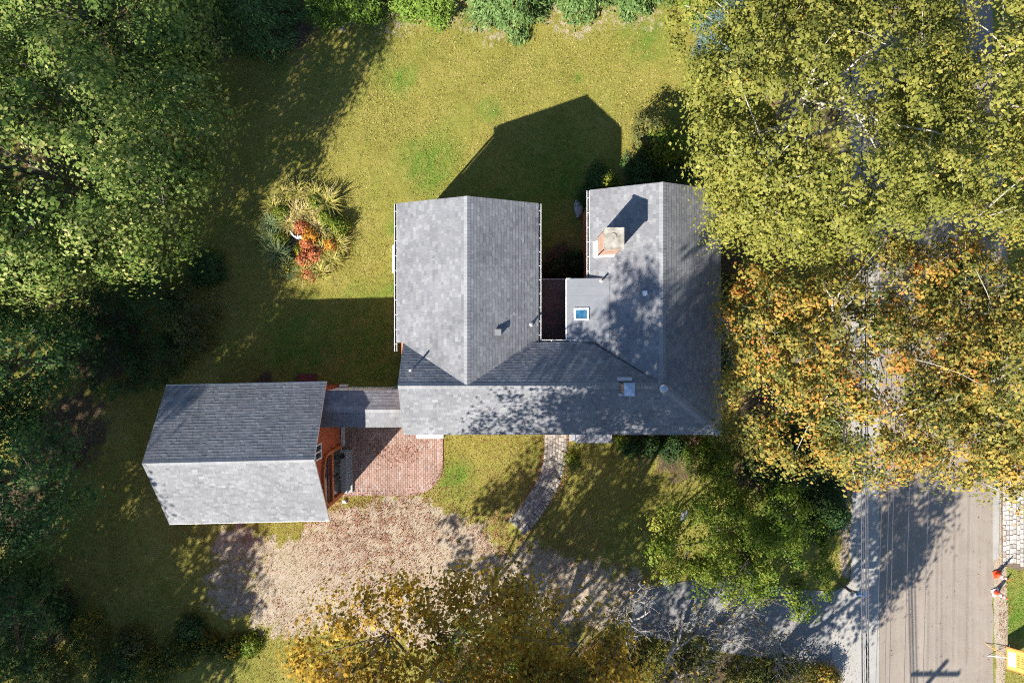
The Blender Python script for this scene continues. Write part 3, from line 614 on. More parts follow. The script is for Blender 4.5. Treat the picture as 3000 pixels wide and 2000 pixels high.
# doors, windows, landings
def window(parent, x, y, z, face, w_=.85, h_=1.25, name='window', glass=None):
    ax = {'n': 0, 'w': PI / 2, 's': PI, 'e': -PI / 2}[face]; M = Matrix.Translation((x, y, z)) @ Matrix.Rotation(ax, 4, 'Z')
    f = MB()
    for b in ((-w_ / 2 - .09, w_ / 2 + .09, h_, h_ + .1), (-w_ / 2 - .12, w_ / 2 + .12, -.08, 0), (-w_ / 2 - .09, -w_ / 2, 0, h_), (w_ / 2, w_ / 2 + .09, 0, h_), (-w_ / 2, w_ / 2, h_ / 2 - .02, h_ / 2 + .02)):
        f.box(b[0], b[1], -.03, .05 if b[3] != 0 else .09, b[2], b[3], M=M)
    o = f.build(name, M_white, parent); g = MB()
    g.box(-w_ / 2, w_ / 2, -.03, .02, 0, h_ / 2 - .02, M=M); g.box(-w_ / 2, w_ / 2, -.03, .02, h_ / 2 + .02, h_, M=M); g.build('pane', glass or M_glass, o)
    return o
def door(parent, x, y, z, face, mat, w_=.95, h_=2.1):
    ax = {'n': 0, 'w': PI / 2, 's': PI, 'e': -PI / 2}[face]; M = Matrix.Translation((x, y, z)) @ Matrix.Rotation(ax, 4, 'Z')
    f = MB(); f.box(-w_ / 2, w_ / 2, -.03, .035, 0, h_, M=M)
    for b in ((-.32, -.04, .25, .9), (.04, .32, .25, .9), (-.32, -.04, 1.05, 1.85), (.04, .32, 1.05, 1.85)): f.box(b[0], b[1], .03, .05, b[2], b[3], M=M)
    o = f.build('door', mat, parent); k = MB(); k.lathe([(.015, 0), (.03, .02), (.03, .05), (.01, .06)], (M @ Vector((.38, .03, 1.0))), 8, M=M.to_3x3().to_4x4() @ Matrix.Rotation(-PI / 2, 4, 'X')); k.build('handle', M_lead, o)
    t = MB(); t.box(-w_ / 2 - .1, -w_ / 2, -.03, .05, 0, h_ + .1, M=M); t.box(w_ / 2, w_ / 2 + .1, -.03, .05, 0, h_ + .1, M=M); t.box(-w_ / 2, w_ / 2, -.03, .05, h_, h_ + .1, M=M); t.build('frame', M_white, o)
    return o
for x in (-3.4, -.6): window(house, x, 6.08, 1.3, 'n'); window(house, x, 6.08, 3.4, 'n', .8, 1.1)
for x in (5.2, 7.8): window(house, x, 6.68, 1.3, 'n')
for y in (5.6, 2.2, .8): window(house, -5.02, y, 1.3, 'w')
for x in (-1.2, .6, 6.6, 8.2): window(house, x, -4.03, 1.3, 's')
for x in (-3.0, -1.2, .6, 6.6, 8.2): window(house, x, -4.03, 3.5, 's', .8, 1.0)
for y in (5, 1.9, -.8, -3): window(house, 9.27, y, 1.3, 'e'); window(house, 9.27, y, 3.5, 'e', .8, 1.0)
door(house, -5.02, 4.3, .32, 'w', M_teal); door(house, -4.25 + .05, -4.03, .25, 's', M_teal); door(house, 4.1, -4.03, .42, 's', M_teal); door(house, 9.27, .7, .2, 'e', M_teal)
m = MB(); m.box(W(1149, 0, .3).x, -5.0, W(0, 799, .3).y, W(0, 718, .3).y, -.1, .3); tag(m.build('doorstep', M_conc), 'white concrete landing beside the long west wall', 'step')
m = MB(); a_ = W(1220, 1284, .2); b_ = W(1299, 1284, .2); m.box(a_.x, b_.x, a_.y, -4.02, -.1, .22); tag(m.build('doorstep', M_conc), 'white step against the house at the brick patio', 'step')
st = thing('front_steps', (4.1, -4.6, 0), 'grey stone front landing with teal step and fallen leaves', 'step')
o = Vector((4.1, -4.6, 0))
def boxl(parent, name, mat, x0, x1, y0, y1, z0, z1):
    m = MB(); p = parent.location; m.box(x0 - p.x, x1 - p.x, y0 - p.y, y1 - p.y, z0 - p.z, z1 - p.z); return m.build(name, mat, parent)
a_ = W(1687, 1297, .2); b_ = W(1793, 1297, .2)
boxl(st, 'landing', M_bluestone, a_.x, b_.x, a_.y, -4.0, -.1, .20); boxl(st, 'slab', M_bluestone, W(1666, 0).x + .02, a_.x - .03, W(0, 1296).y + .1, -4.05, -.1, .14); boxl(st, 'tread', M_teal, a_.x + .25, b_.x - .2, -4.84, -4.0, .2, .38)
for (px0, py0, px1, py1, lab) in ((2112, 930, 2140, 1003, 'grey stone slab outside the east wall'),):
    a_ = W(px0, py0); b_ = W(px1, py1); m = MB(); m.box(a_.x - .8, b_.x, b_.y, a_.y, -.1, .12); tag(m.build('doorstep', M_bluestone), lab, 'step')

# ---- breezeway
bz = thing('breezeway', (-6.9, -3.25, 0), 'low shingled link roof between garage and house', 'building')
bz.location = (0, 0, 0)
m = MB(); m.box(-9.3, -4.8, -3.92, -2.40, -.2, 3.86); m.build('wall', M_cream, bz)
tiles = []; deck = MB()
slope(tiles, None, deck, [(-4.7, -2.30, 3.9), (-9.25, -2.30, 3.9), (-9.25, -3.16, 4.32), (-4.7, -3.16, 4.32)], .08)
slope(tiles, None, deck, [(-9.25, -4.03, 3.9), (-4.7, -4.03, 3.9), (-4.7, -3.16, 4.32), (-9.25, -3.16, 4.32)], .08)
rf = deck.build('roof', M_white, bz); finish_roof(rf, tiles); caps(rf, (-9.2, -3.16, 4.32), (-4.75, -3.16, 4.32), (0, 1, -.49), (0, -1, -.49))
window(bz, -6.9, -3.92, 1.0, 's', 1.4, 1.3); door(bz, -5.6, -2.40, .1, 'n', M_teal)
m = MB(); m.box(-9.0, -8.62, -2.36, -2.25, -.1, .5); m.build('corner_board', M_cream, bz)

# ---- garage
gar = thing('garage', (-12.32, -5.20, 0), 'orange red garage with grey roof and arched doorway', 'garage', rz=math.radians(1.3))
m = MB(); gable_box(m, -3.3, 3.3, -2.88, 2.88, 4.2, 6.26, 'x'); m.build('wall', M_red, gar)
tiles = []; deck = MB(); HX, HY, ZE, ZG = 3.735, 3.225, 4.16, 6.38
slope(tiles, None, deck, [(HX, HY, ZE), (-HX, HY, ZE), (-HX, 0, ZG), (HX, 0, ZG)])
slope(tiles, None, deck, [(-HX, -HY, ZE), (HX, -HY, ZE), (HX, 0, ZG), (-HX, 0, ZG)])
rf = deck.build('roof', M_white, gar); finish_roof(rf, tiles); caps(rf, (-HX, 0, ZG), (HX, 0, ZG), (0, 1, -.732), (0, -1, -.732))
# gable vent window
fx = 3.3
f = MB()
for b in ((-.36, -.30, 3.85, 4.85), (.30, .36, 3.85, 4.85), (-.30, .30, 3.85, 3.91), (-.30, .30, 4.79, 4.85), (-.025, .025, 3.91, 4.79)): f.box(fx - .02, fx + .06, b[0], b[1], b[2], b[3])
gw = f.build('window', M_white, gar)
for s_ in (-1, 1):
    g = MB(); g.box(fx - .02, fx + .025, min(s_ * .025, s_ * .30), max(s_ * .025, s_ * .30), 3.91, 4.79); g.build('pane', M_glass, gw)
# arched doorway
yc, hw, zs_, zc = -1.55, 1.15, 3.0, 3.72
def arch(hw_, zs2, zc2, n=16):
    out = [(yc - hw_, 0.35), (yc + hw_, 0.35), (yc + hw_, zs2)]
    for i in range(1, n): a = PI * i / n; out.append((yc + hw_ * math.cos(a), zs2 + (zc2 - zs2) * math.sin(a)))
    return out + [(yc - hw_, zs2)]
ou = arch(hw + .16, zs_, zc + .16); inn = arch(hw, zs_, zc)
f = MB(); k = len(ou)
for i in range(1, k):
    j = (i + 1) % k
    q = [(fx - .02, *ou[i]), (fx - .02, *ou[j]), (fx - .02, *inn[j]), (fx - .02, *inn[i])]; f.prism(q, (.16, 0, 0))
dr = f.build('arched_door', M_orange_trim, gar)
low = [(yc - hw, .35), (yc + hw, .35), (yc + hw, 2.05), (yc - hw, 2.05)]
m = MB(); m.prism([(fx - .01, *p) for p in low], (.03, 0, 0)); m.build('pane', M_door_glass, dr)
up_ = [p for p in inn if p[1] > 2.5]; up_ = [(yc - hw, 2.36), (yc + hw, 2.36)] + [p for p in inn[2:]]
m = MB(); m.prism([(fx - .01, *p) for p in up_], (.03, 0, 0)); m.build('pane', M_door_glass, dr)
m = MB(); m.box(fx, fx + .045, yc - hw + .02, yc + hw - .02, 2.36, 2.85); m.build('panel', M_burg, dr)
m = MB(); m.box(fx - .02, fx + .13, yc - hw, yc + hw, 2.05, 2.36); m.build('beam', M_orange_trim, dr)
for y in (-.4, .4): m = MB(); m.box(fx, fx + .055, yc + y - .03, yc + y + .03, .35, 2.05); m.build('mullion', M_burg, dr)
m = MB(); m.box(fx, fx + .10, yc - hw, yc + hw, .30, .38); m.build('threshold', M_granite, dr)
m = MB(); m.box(fx - .3, fx + .07, -2.95, -2.78, 0, 3.9); m.build('corner_board', M_orange_trim, gar)
m = MB(); m.box(-HX, HX, HY - .02, HY + .03, ZE - .14, ZE - .02); m.box(-HX, HX, -HY - .03, -HY + .02, ZE - .14, ZE - .02); m.build('fascia', M_white, rf)
lanM = Matrix.Translation((fx + .13, yc + .05, 2.2))
m = MB(); m.tube([lanM @ Vector((0, 0, .1)), lanM @ Vector((.14, 0, .16)), lanM @ Vector((.22, 0, .1))], [.02, .02, .02], 6); m.lathe([(.02, .12), (.11, .04), (.115, 0), (.09, -.02)], lanM @ Vector((.22, 0, 0)), 8); m.lathe([(.03, -.30), (.06, -.27), (.06, -.25)], lanM @ Vector((.22, 0, 0)), 8); lan = m.build('wall_lantern', M_black, gar)
m = MB(); m.lathe([(.055, -.25), (.08, -.02)], lanM @ Vector((.22, 0, 0)), 8); m.build('lantern_glass', glassmat('lantern_glass', (.25, .24, .2)), lan)
gM = gar.matrix_basis.copy()
gs = thing('granite_steps', (-8.7, -6.8, 0), 'two long grey granite steps under the arched door', 'step', rz=math.radians(1.3))
m = MB(); m.box(-.32, .06, -1.13, 1.13, -.1, .34); m.build('upper_step', M_granite, gs); m = MB(); m.box(.062, .30, -1.13, 1.13, -.1, .17); m.build('lower_step', M_granite, gs)
pot = thing('clay_pot', (-8.83, -5.95, .34), 'dark round pot standing on the granite steps', 'pot')
m = MB(); m.lathe([(.09, 0), (.13, .12), (.14, .2), (.155, .2), (.155, .24), (.125, .24), (.115, .17)], (0, 0, 0), 14); m.build('bowl', plain('dark_clay', (.09, .06, .045), .8), pot, True)
m = MB(); m.lathe([(.118, .165), (.05, .185), (.01, .19)], (0, 0, 0), 10); m.build('soil', M_joint_d, pot)
m = MB(); a_ = W(1001, 1250); b_ = W(1010, 1307); m.box(-8.99, b_.x + .03, b_.y, a_.y + .25, -.1, .15); tag(m.build('kerb_slab', M_conc), 'narrow pale slab at the foot of the garage wall', 'slab')
m = MB(); a_ = W(874, 1093); b_ = W(927, 1121); nb = 0
bs = thing('brick_step', ((a_.x + b_.x) / 2, a_.y - .35, 0), 'dark red brick step behind the garage', 'step')
core = MB(); core.box(-.47, .47, -.4, .34, -.1, .14); core.build('core', M_joint_d, bs)
sb = [piece_mesh('brick', tonemat('dark_brick' + str(i), [(0, (.16, .045, .035)), (1, (.23, .075, .055))]), .186, .108, 0, i / 3, .008) for i in range(4)]
for r_ in range(6):
    for c_ in range(5): link('brick', R.choice(sb), bs, Matrix.Translation((-.385 + c_ * .193, -.335 + r_ * .117, .16)))

# ------------------------------------------------------------------ foliage
def make_leaf_obj(name, mat, P, N, size, tone, parent, aspect=0.7, axis=None, svar=0.45):
    n = len(P); L = size * (1 + svar * rng.normal(size=n)).clip(.45, 1.8)
    V, F = leaves(P, N, L, L * aspect * rng.uniform(.75, 1.2, n), axis)
    o = link(name, np_mesh(name, V, F, mat, np.clip(tone, 0, 1)), parent); return o
def lobed(dirs, sd, amp=0.2):
    r = np.random.default_rng(sd); v = np.zeros(len(dirs))
    for k in range(7):
        d = r.normal(size=3); d /= np.linalg.norm(d); f = r.uniform(2, 5); v += np.sin(dirs @ d * f + r.uniform(0, 6))
    return 1 + amp * v / 2.2
def crown_clumps(ell, n, sd, shell=0.5, zmin=-0.45):
    """clump centres spread through a union of lobed ellipsoids; ell in local coordinates"""
    vol = np.array([e[3] * e[4] * e[5] for e in ell]); vol = vol / vol.sum(); out = []; nrm = []
    for j, e in enumerate(ell):
        k = int(n * vol[j] * 2.2); d = rng.normal(size=(k, 3)); d /= np.linalg.norm(d, axis=1, keepdims=True)
        d = d[d[:, 2] > zmin][:int(n * vol[j]) + 1]; r = rng.uniform(0, 1, len(d)) ** (1 / (3 + 4 * shell)) * lobed(d, sd + j)
        out.append(np.array(e[:3]) + d * r[:, None] * np.array(e[3:])); nrm.append(d)
    return np.concatenate(out), np.concatenate(nrm)
def clump_leaves(C, D, per, rad, flat=0.5, up=1.1, outw=0.6, jit=0.55):
    n = len(C); k = rng.poisson(per, n).clip(1); idx = np.repeat(np.arange(n), k); m = len(idx)
    rr = rad * rng.uniform(.6, 1.4, n)
    off = rng.normal(size=(m, 3)) * 0.5; off[:, 2] *= flat
    droop = -(off[:, 0] ** 2 + off[:, 1] ** 2) * 0.35
    P = C[idx] + off * rr[idx][:, None]; P[:, 2] += droop * rr[idx]
    N = D[idx] * outw + np.array([0, 0, up]) + rng.normal(size=(m, 3)) * jit + off * np.array([1.9, 1.9, .6])
    return P, N, idx
def branches(tr, base, C, ell, r0, bark, sd, n_main=8, n_sub=60, lean=(0, 0), sub_r=.035, name='branch'):
    r = random.Random(sd); cen = Vector(np.average(np.array([e[:3] for e in ell]), axis=0)); top = max(e[2] + e[5] * .35 for e in ell)
    pts = []; k = 7; b = Vector((0, 0, -.1))
    for i in range(k + 1):
        t = i / k; pts.append(b + Vector((cen.x * t ** 1.5 + r.uniform(-.12, .12) * (0 < i < k), cen.y * t ** 1.5 + r.uniform(-.12, .12) * (0 < i < k), top * t)))
    tm = MB(); rad = [r0 * (1.35 if i == 0 else 1) * (1 - .82 * i / k) for i in range(k + 1)]; tm.tube(pts, rad, 9); tm.build('trunk', bark, tr, True)
    nodes = [(p, rad[i]) for i, p in enumerate(pts) if i >= 3]
    sel = r.sample(range(len(C)), min(n_main, len(C)))
    for s in sel:
        e = Vector(C[s]); i0 = r.randint(2, k - 1); a = pts[i0]; mid = a.lerp(e, .5) + Vector((r.uniform(-.3, .3), r.uniform(-.3, .3), .12 * (e - a).length))
        q = []; 
        for j in range(7):
            t = j / 6; q.append(a * (1 - t) ** 2 + mid * 2 * t * (1 - t) + e * t * t + Vector((r.uniform(-.1, .1), r.uniform(-.1, .1), r.uniform(-.08, .08))) * (0 < j < 6))
        r1 = min(rad[i0] * .7, r0 * .5); rr = [r1 * (1 - .8 * j / 6) for j in range(7)]
        bm_ = MB(); bm_.tube(q, rr, 6); bm_.build(name, bark, tr, True)
        nodes += list(zip(q[1:], rr[1:]))
    tw = MB(); NP = np.array([p for p, _ in nodes]); order = r.sample(range(len(C)), min(n_sub, len(C)))
    for s in order:
        e = C[s]; d = np.linalg.norm(NP - e, axis=1) + np.maximum(0, NP[:, 2] - e[2]) * 1.5; j = int(d.argmin()); a = Vector(NP[j]); ev = Vector(e)
        mid = a.lerp(ev, .5) + Vector((r.uniform(-.2, .2), r.uniform(-.2, .2), r.uniform(0, .25))); rr = min(sub_r, nodes[j][1] * .8)
        tw.tube([a, a.lerp(mid, .6), mid.lerp(ev, .3), ev, ev + Vector((r.uniform(-.3, .3), r.uniform(-.3, .3), .25))], [rr, rr * .8, rr * .65, rr * .4, rr * .2], 4, cap=False)
    tag(tw.build('twigs', bark, tr), kind='stuff')
def tree(name, label, base, ell, n_cl, per, leaf, mat, bark, r0, sd, cl_rad=.75, tone=(0.5, .2), clump_tone=.14, shell=.5, n_main=8, n_sub=60, cat='tree', group=None, flat=.5, sub_r=.035, zmin=-.45, outw=.6, jit=.55, extra=None, tonefun=None):
    t = thing(name, (base[0], base[1], 0), label, cat, group)
    loc = [(e[0] - base[0], e[1] - base[1], *e[2:]) for e in ell]
    C, D = crown_clumps(loc, n_cl, sd, shell, zmin); C[:, 2] = np.maximum(C[:, 2], .4)
    P, N, idx = clump_leaves(C, D, per, cl_rad, flat, outw=outw, jit=jit)
    ct = rng.normal(size=len(C)) * clump_tone
    tn = tone[0] + ct[idx] + rng.normal(size=len(P)) * tone[1]
    if tonefun is not None: tn = tn + tonefun(P + np.array([base[0], base[1], 0]))
    tag(make_leaf_obj('crown', mat, P, N, leaf, tn, t), kind='stuff')
    branches(t, base, C, loc, r0, bark, sd, n_main, n_sub, sub_r=sub_r)
    return t
# big deciduous trees
tree('maple_tree', 'large dark green maple with sunlit top at the left edge', (-19.3, 7.2), [(-19.8, 7.4, 7.0, 5.6, 5.2, 4.6), (-16.4, 9.4, 5.6, 3.0, 3.0, 3.0), (-22, 4.5, 6.5, 3.5, 3, 3.4)], 330, 210, .14, L_maple, B_grey, .42, 11, .95, shell=1.4, flat=.6, outw=1.0, jit=.32, clump_tone=.1)
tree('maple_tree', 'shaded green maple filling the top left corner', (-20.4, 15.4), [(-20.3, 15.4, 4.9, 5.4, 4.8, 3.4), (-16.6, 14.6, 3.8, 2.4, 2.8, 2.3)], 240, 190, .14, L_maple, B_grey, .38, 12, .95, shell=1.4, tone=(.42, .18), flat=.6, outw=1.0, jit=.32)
tree('oak_tree', 'dark bluish tree at the left edge beside the brush', (-23.6, -1.0), [(-23.4, -.8, 7.0, 4.0, 3.8, 3.4)], 190, 160, .115, L_dark, B_grey, .28, 13, .75, shell=1)
tree('oak_tree', 'dark tree at the left edge level with the garage', (-23.2, -6.4), [(-23.0, -6.2, 7.2, 4.0, 3.8, 3.6)], 190, 160, .115, L_dark, B_grey, .3, 14, .75, shell=1)
tree('oak_tree', 'dark tree low on the left edge below the garage', (-25.0, -12.6), [(-24.8, -12.3, 5.6, 3.5, 3.5, 3.0)], 160, 160, .115, L_dark, B_grey, .28, 15, .75, shell=1)
def off_tree(base, top, rad, sd, label, mat=None):
    tree('oak_tree', label, base, [(base[0], base[1], top - rad * .75, rad, rad, rad * .8)], int(9 * rad * rad), 55, .26, mat or L_dark, B_grey, .35, sd, 1.0, n_main=5, n_sub=10, group='woodland trees left of the garden', shell=.8)
for i, (x, y, t_, r_) in enumerate(((-32, -8, 16, 5), (-32, -19, 16.5, 5), (-25.5, -22, 11.5, 4.6), (-31.5, 3, 11, 5), (-31, 13, 10, 5), (-28, -13.2, 16.5, 4.6), (-31.5, -26.5, 14, 5))):
    off_tree((x, y), t_, r_, 40 + i, 'woodland tree beyond the left side, ' + ('level with the garage ridge', 'low and farthest out', 'nearest the bottom left corner', 'level with the island bed', 'level with the top lawn', 'nearest the garage', 'beyond the bottom left corner')[i])
tree('sycamore_tree', 'huge yellow green sycamore leaning over the house roof', (12.3, 8.8), [(12.7, 9.2, 9.2, 5.8, 6.0, 3.6), (10.2, 6.6, 8.0, 2.6, 3.0, 2.6), (11.2, 14.2, 8.0, 4.3, 3.3, 3)], 760, 145, .118, L_syc, B_white, .36, 21, .62, shell=.7, n_main=10, n_sub=90, sub_r=.028, flat=.5, clump_tone=.1, tone=(.5, .16), jit=.45)
tree('sycamore_tree', 'yellow green sycamore over the road in the top right corner', (19.8, 10.2), [(18.9, 10.6, 9.3, 4.8, 6.4, 3.4), (22.3, 7.2, 9, 2.8, 3.8, 2.6)], 470, 135, .118, L_syc, B_white, .34, 22, .62, shell=.6, n_main=10, n_sub=70, sub_r=.028, tone=(.58, .16), jit=.45)
tree('golden_tree', 'golden orange autumn tree between house and road', (14.6, -.8), [(14.3, -1.2, 8.2, 5.2, 4.4, 3.2), (10.9, 1.1, 6.2, 2.4, 2.0, 2), (16.5, 2.0, 8.0, 3, 2.4, 2.2)], 500, 105, .12, L_or, B_white, .28, 23, .56, shell=.6, n_main=11, n_sub=70, sub_r=.028, tone=(.44, .24), clump_tone=.2, jit=.45)
tree('golden_tree', 'paler green and gold tree right of the road', (21.3, -3.0), [(20.8, -2.6, 8.6, 3.6, 4.0, 2.6), (18.2, -4.2, 8.2, 2.4, 1.9, 1.8), (20.6, 2.0, 8.4, 3.2, 2.4, 2.2)], 380, 100, .12, L_or, B_white, .28, 24, .56, shell=.6, n_main=10, n_sub=50, sub_r=.03, tone=(.36, .18), clump_tone=.13, jit=.45)
tree('amber_maple', 'amber orange maple at the bottom in front of the drive', (-.8, -19.0), [(-2.8, -10.9, 12.6, 4.2, 3.3, 2.6), (1.4, -12.0, 12.8, 3.0, 2.9, 2.6), (-6, -12.2, 11.4, 2, 2.2, 2), (3.6, -14.7, 12.2, 3.4, 3, 2.6), (-.8, -8.9, 14.0, 2.3, 1.7, 1.5), (2.6, -11.4, 14.2, 2.6, 2.2, 1.6)], 330, 105, .125, L_or2, B_grey, .24, 25, .68, shell=.3, n_main=12, n_sub=100, tone=(.55, .2), clump_tone=.15)
tree('green_maple', 'small green tree within the amber maple at the bottom', (-.9, -13.9), [(-1.0, -13.0, 7.4, 1.9, 1.7, 1.9), (1.6, -15.3, 5.5, 2, 2, 1.8)], 110, 90, .1, L_bright, B_grey, .18, 26, .5, tone=(.35, .2))
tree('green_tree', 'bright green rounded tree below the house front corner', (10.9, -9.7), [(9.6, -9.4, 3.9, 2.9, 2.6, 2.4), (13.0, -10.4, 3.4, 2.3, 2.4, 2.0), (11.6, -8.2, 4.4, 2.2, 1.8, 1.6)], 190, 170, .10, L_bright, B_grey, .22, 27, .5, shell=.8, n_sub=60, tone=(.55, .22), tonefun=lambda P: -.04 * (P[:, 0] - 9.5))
tree('oak_tree', 'roadside tree below the frame casting shade on the road', (10.8, -20.0), [(10.8, -19.6, 8.0, 3.3, 3.6, 3.0), (13.6, -18.0, 8.4, 2.0, 2.0, 2)], 200, 60, .17, L_olive, B_grey, .35, 28, .75, n_main=6, n_sub=20)
tree('oak_tree', 'tree below the frame shading the green tree by the drive', (4.4, -22.4), [(4.4, -22.0, 8.6, 3.2, 3.0, 2.6)], 130, 60, .17, L_olive, B_grey, .3, 29, .7, n_main=6, n_sub=20)
tree('oak_tree', 'tree below the frame shading the gravel turning', (-3.6, -23.0), [(-3.6, -22.6, 9.0, 4.0, 3.2, 2.8)], 170, 60, .17, L_olive, B_grey, .3, 30, .7, n_main=6, n_sub=20)
tree('oak_tree', 'tall tree below the frame shading the right of the roof', (-4.2, -19.6), [(-3.9, -14.9, 16.4, 3.8, 3.2, 2.4), (-2.2, -13.4, 18.2, 2.8, 2.2, 1.8), (-5.0, -12.3, 19.3, 3.2, 2.2, 1.8)], 185, 140, .17, L_olive, B_grey, .25, 32, .85, n_main=6, n_sub=20)
tree('oak_tree', 'tree below the frame shading the front lawn', (-5.8, -19.2), [(-5.6, -18.8, 9.6, 3.6, 3.0, 2.6), (-8.2, -18.6, 8.6, 2.4, 2.4, 2.2)], 72, 120, .17, L_olive, B_grey, .2, 31, .85, n_main=6, n_sub=20)
# bare silvery tree
def bare(name, label, base, sd, h, spread, lean, bark=B_birch, nl=120):
    r = random.Random(sd); t = thing(name, (*base, 0), label, 'tree'); tips = []
    tm = MB(); bm_ = MB(); tw = MB()
    def grow(p, d, L, rad, lev):
        q = [p]; dd = d.copy()
        for i in range(4):
            dd = (dd + Vector((r.gauss(0, .16), r.gauss(0, .16), r.gauss(.03, .1)))).normalized(); q.append(q[-1] + dd * L / 4)
        tgt = tm if lev == 0 else (bm_ if lev == 1 else tw)
        tgt.tube(q, [rad * (1 - .14 * i) for i in range(5)], 7 if lev < 2 else 4, cap=lev < 2)
        if lev >= 4: tips.append(q[-1]); return
        for k in range(3 if lev else 5):
            a = q[r.randint(2, 4)]; side = Vector((r.gauss(0, 1), r.gauss(0, 1), r.gauss(.25, .5))).normalized()
            grow(a, (dd * .75 + side * spread).normalized(), L * r.uniform(.55, .75), rad * .52, lev + 1)
    grow(Vector((0, 0, -.1)), Vector(lean).normalized(), h, .13, 0)
    tm.build('trunk', bark, t, True); bm_.build('branches', bark, t, True); tag(tw.build('twigs', bark, t), kind='stuff')
    tp = np.array([p for p in tips]); sel = tp[rng.integers(0, len(tp), nl)] + rng.normal(size=(nl, 3)) * .12
    tag(make_leaf_obj('crown', L_or2, sel, rng.normal(size=(nl, 3)) + np.array([0, 0, 1]), .10, rng.uniform(.1, .9, nl), t), kind='stuff')
bare('bare_tree', 'bare silvery tree with tangled twigs at the bottom edge', (8.6, -15.6), 5, 3.6, .8, (.05, .25, 1), nl=260)
bare('bare_tree', 'thin bare tree leaning over the asphalt drive', (11.0, -15.0), 8, 2.9, .8, (.35, .2, 1), nl=300)
bare('bare_tree', 'thin bare saplings over the shaded gravel', (5.4, -14.8), 9, 3.0, .7, (0, .3, 1), nl=120)

# ---- shrubs and conifers
def shrub(name, label, px, py, r_, h, mat, n=90, per=40, leaf=.08, sd=0, cl=.3, cat='shrub', group=None, tone=(.5, .2), flat=.7, ct=.12, aspect=.7, stems=True, up=1.0):
    c = W(px, py, h * .5); t = thing(name, (c.x, c.y, 0), label, cat, group)
    loc = [(0, 0, h * .48, r_, r_, h * .5)]
    C, D = crown_clumps(loc, n, sd + 100, .6, -.7); C[:, 2] = np.maximum(C[:, 2], .06)
    P, N, idx = clump_leaves(C, D, per, cl, flat, up=up, outw=.9); P[:, 2] = np.maximum(P[:, 2], .03)
    tn = tone[0] + (rng.normal(size=len(C)) * ct)[idx] + rng.normal(size=len(P)) * tone[1]
    tag(make_leaf_obj('foliage', mat, P, N, leaf, tn, t, aspect), kind='stuff')
    if stems:
        m = MB(); r = random.Random(sd)
        for i in range(7): e = C[r.randrange(len(C))]; m.tube([(r.uniform(-.1, .1), r.uniform(-.1, .1), -.05), (e[0] * .4, e[1] * .4, e[2] * .5), tuple(e)], [.03, .02, .008], 4, cap=False)
        m.build('stems', B_grey, t)
    return t
def conifer(name, label, x, y, r_, h, mat, n=900, per=10, leaf=.16, sd=0, shape=1.0, tone=(.5, .2), group=None, cat='conifer', rnd=.0, aspect=.28):
    t = thing(name, (x, y, 0), label, cat, group)
    u = rng.uniform(0, 1, n) ** 1.3; a = rng.uniform(0, 2 * PI, n); rr = np.clip(1 - u, .0, 1) ** shape
    if rnd: rr = np.sqrt(np.clip(1 - (np.clip(u - .15, 0, 1) / .85) ** 2, 0, 1))
    rr = rr * (1 + .16 * np.sin(a * 5 + sd) + .1 * np.sin(a * 9 + u * 20)) * rng.uniform(.72, 1.03, n)
    C = np.column_stack([np.cos(a) * rr * r_, np.sin(a) * rr * r_, .1 + u * (h - .15)]); D = np.column_stack([np.cos(a), np.sin(a), .35 * np.ones(n)])
    idx = np.repeat(np.arange(n), per); m_ = len(idx); P = C[idx] + rng.normal(size=(m_, 3)) * np.array([.13, .13, .08]); P[:, 2] = np.maximum(P[:, 2], .03)
    N = D[idx] * .35 + np.array([0, 0, 1]) + rng.normal(size=(m_, 3)) * .45; ax = D[idx] * np.array([1, 1, .1]) + rng.normal(size=(m_, 3)) * .45
    tn = tone[0] + (rng.normal(size=n) * .13)[idx] + rng.normal(size=m_) * tone[1]
    tag(make_leaf_obj('foliage', mat, P, N, leaf, tn, t, aspect, ax), kind='stuff')
    m = MB(); m.tube([(0, 0, -.1), (0, 0, h * .5), (0, 0, h * .97)], [.09 * r_, .06 * r_, .01], 7); m.build('trunk', B_grey, t, True)
    b = MB()
    for i in range(26):
        uu = .08 + .85 * i / 26; an = i * 2.4; e = r_ * .8 * (1 - uu); b.tube([(0, 0, uu * h), (math.cos(an) * e, math.sin(an) * e, uu * h + .05)], [.022, .008], 4, cap=False)
    b.build('boughs', B_grey, t); return t
for i, (x, y, r_, h, lab, rn) in enumerate(((-8.6, 18.5, 2.2, 3.6, 'bright green hedge shrub at the top nearest the shaded corner', 1), (-4.4, 18.4, 1.8, 3.4, 'bright green hedge shrub at the top, second from the shaded corner', 1),
        (-.15, 18.1, 2.2, 4.6, 'widest pale green fir in the top hedge above the house', 0), (3.5, 18.7, 1.9, 4.4, 'green fir in the top hedge right of the widest one', 0), (6.6, 19.0, 1.9, 4.0, 'green fir at the top edge beside the open lawn', 0), (10.3, 18.4, 1.7, 3.2, 'bright green shrub beside the blue spruce', 1))):
    if rn: conifer('hedge_shrub', lab, x, y, r_, h, L_hedge, 1100, 12, .12, i, 1, group='hedge along the top of the lawn', cat='shrub', rnd=1, aspect=.5)
    else: conifer('fir_tree', lab, x, y, r_, h, L_hem, 1300, 12, .17, i, .75, group='hedge along the top of the lawn', aspect=.3)
conifer('hedge_shrub', 'small green hedge shrub between two firs at the top', -6.5, 19.6, 1.4, 2.6, L_hedge, 600, 12, .12, 3, 1, cat='shrub', rnd=1, aspect=.5)
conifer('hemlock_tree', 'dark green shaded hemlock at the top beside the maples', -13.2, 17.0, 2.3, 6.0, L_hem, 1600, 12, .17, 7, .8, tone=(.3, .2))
conifer('blue_spruce', 'blue grey spruce at the top beside the sycamore', 11.2, 15.6, 1.8, 5.5, L_blue, 1500, 12, .16, 8, .85, tone=(.6, .2))
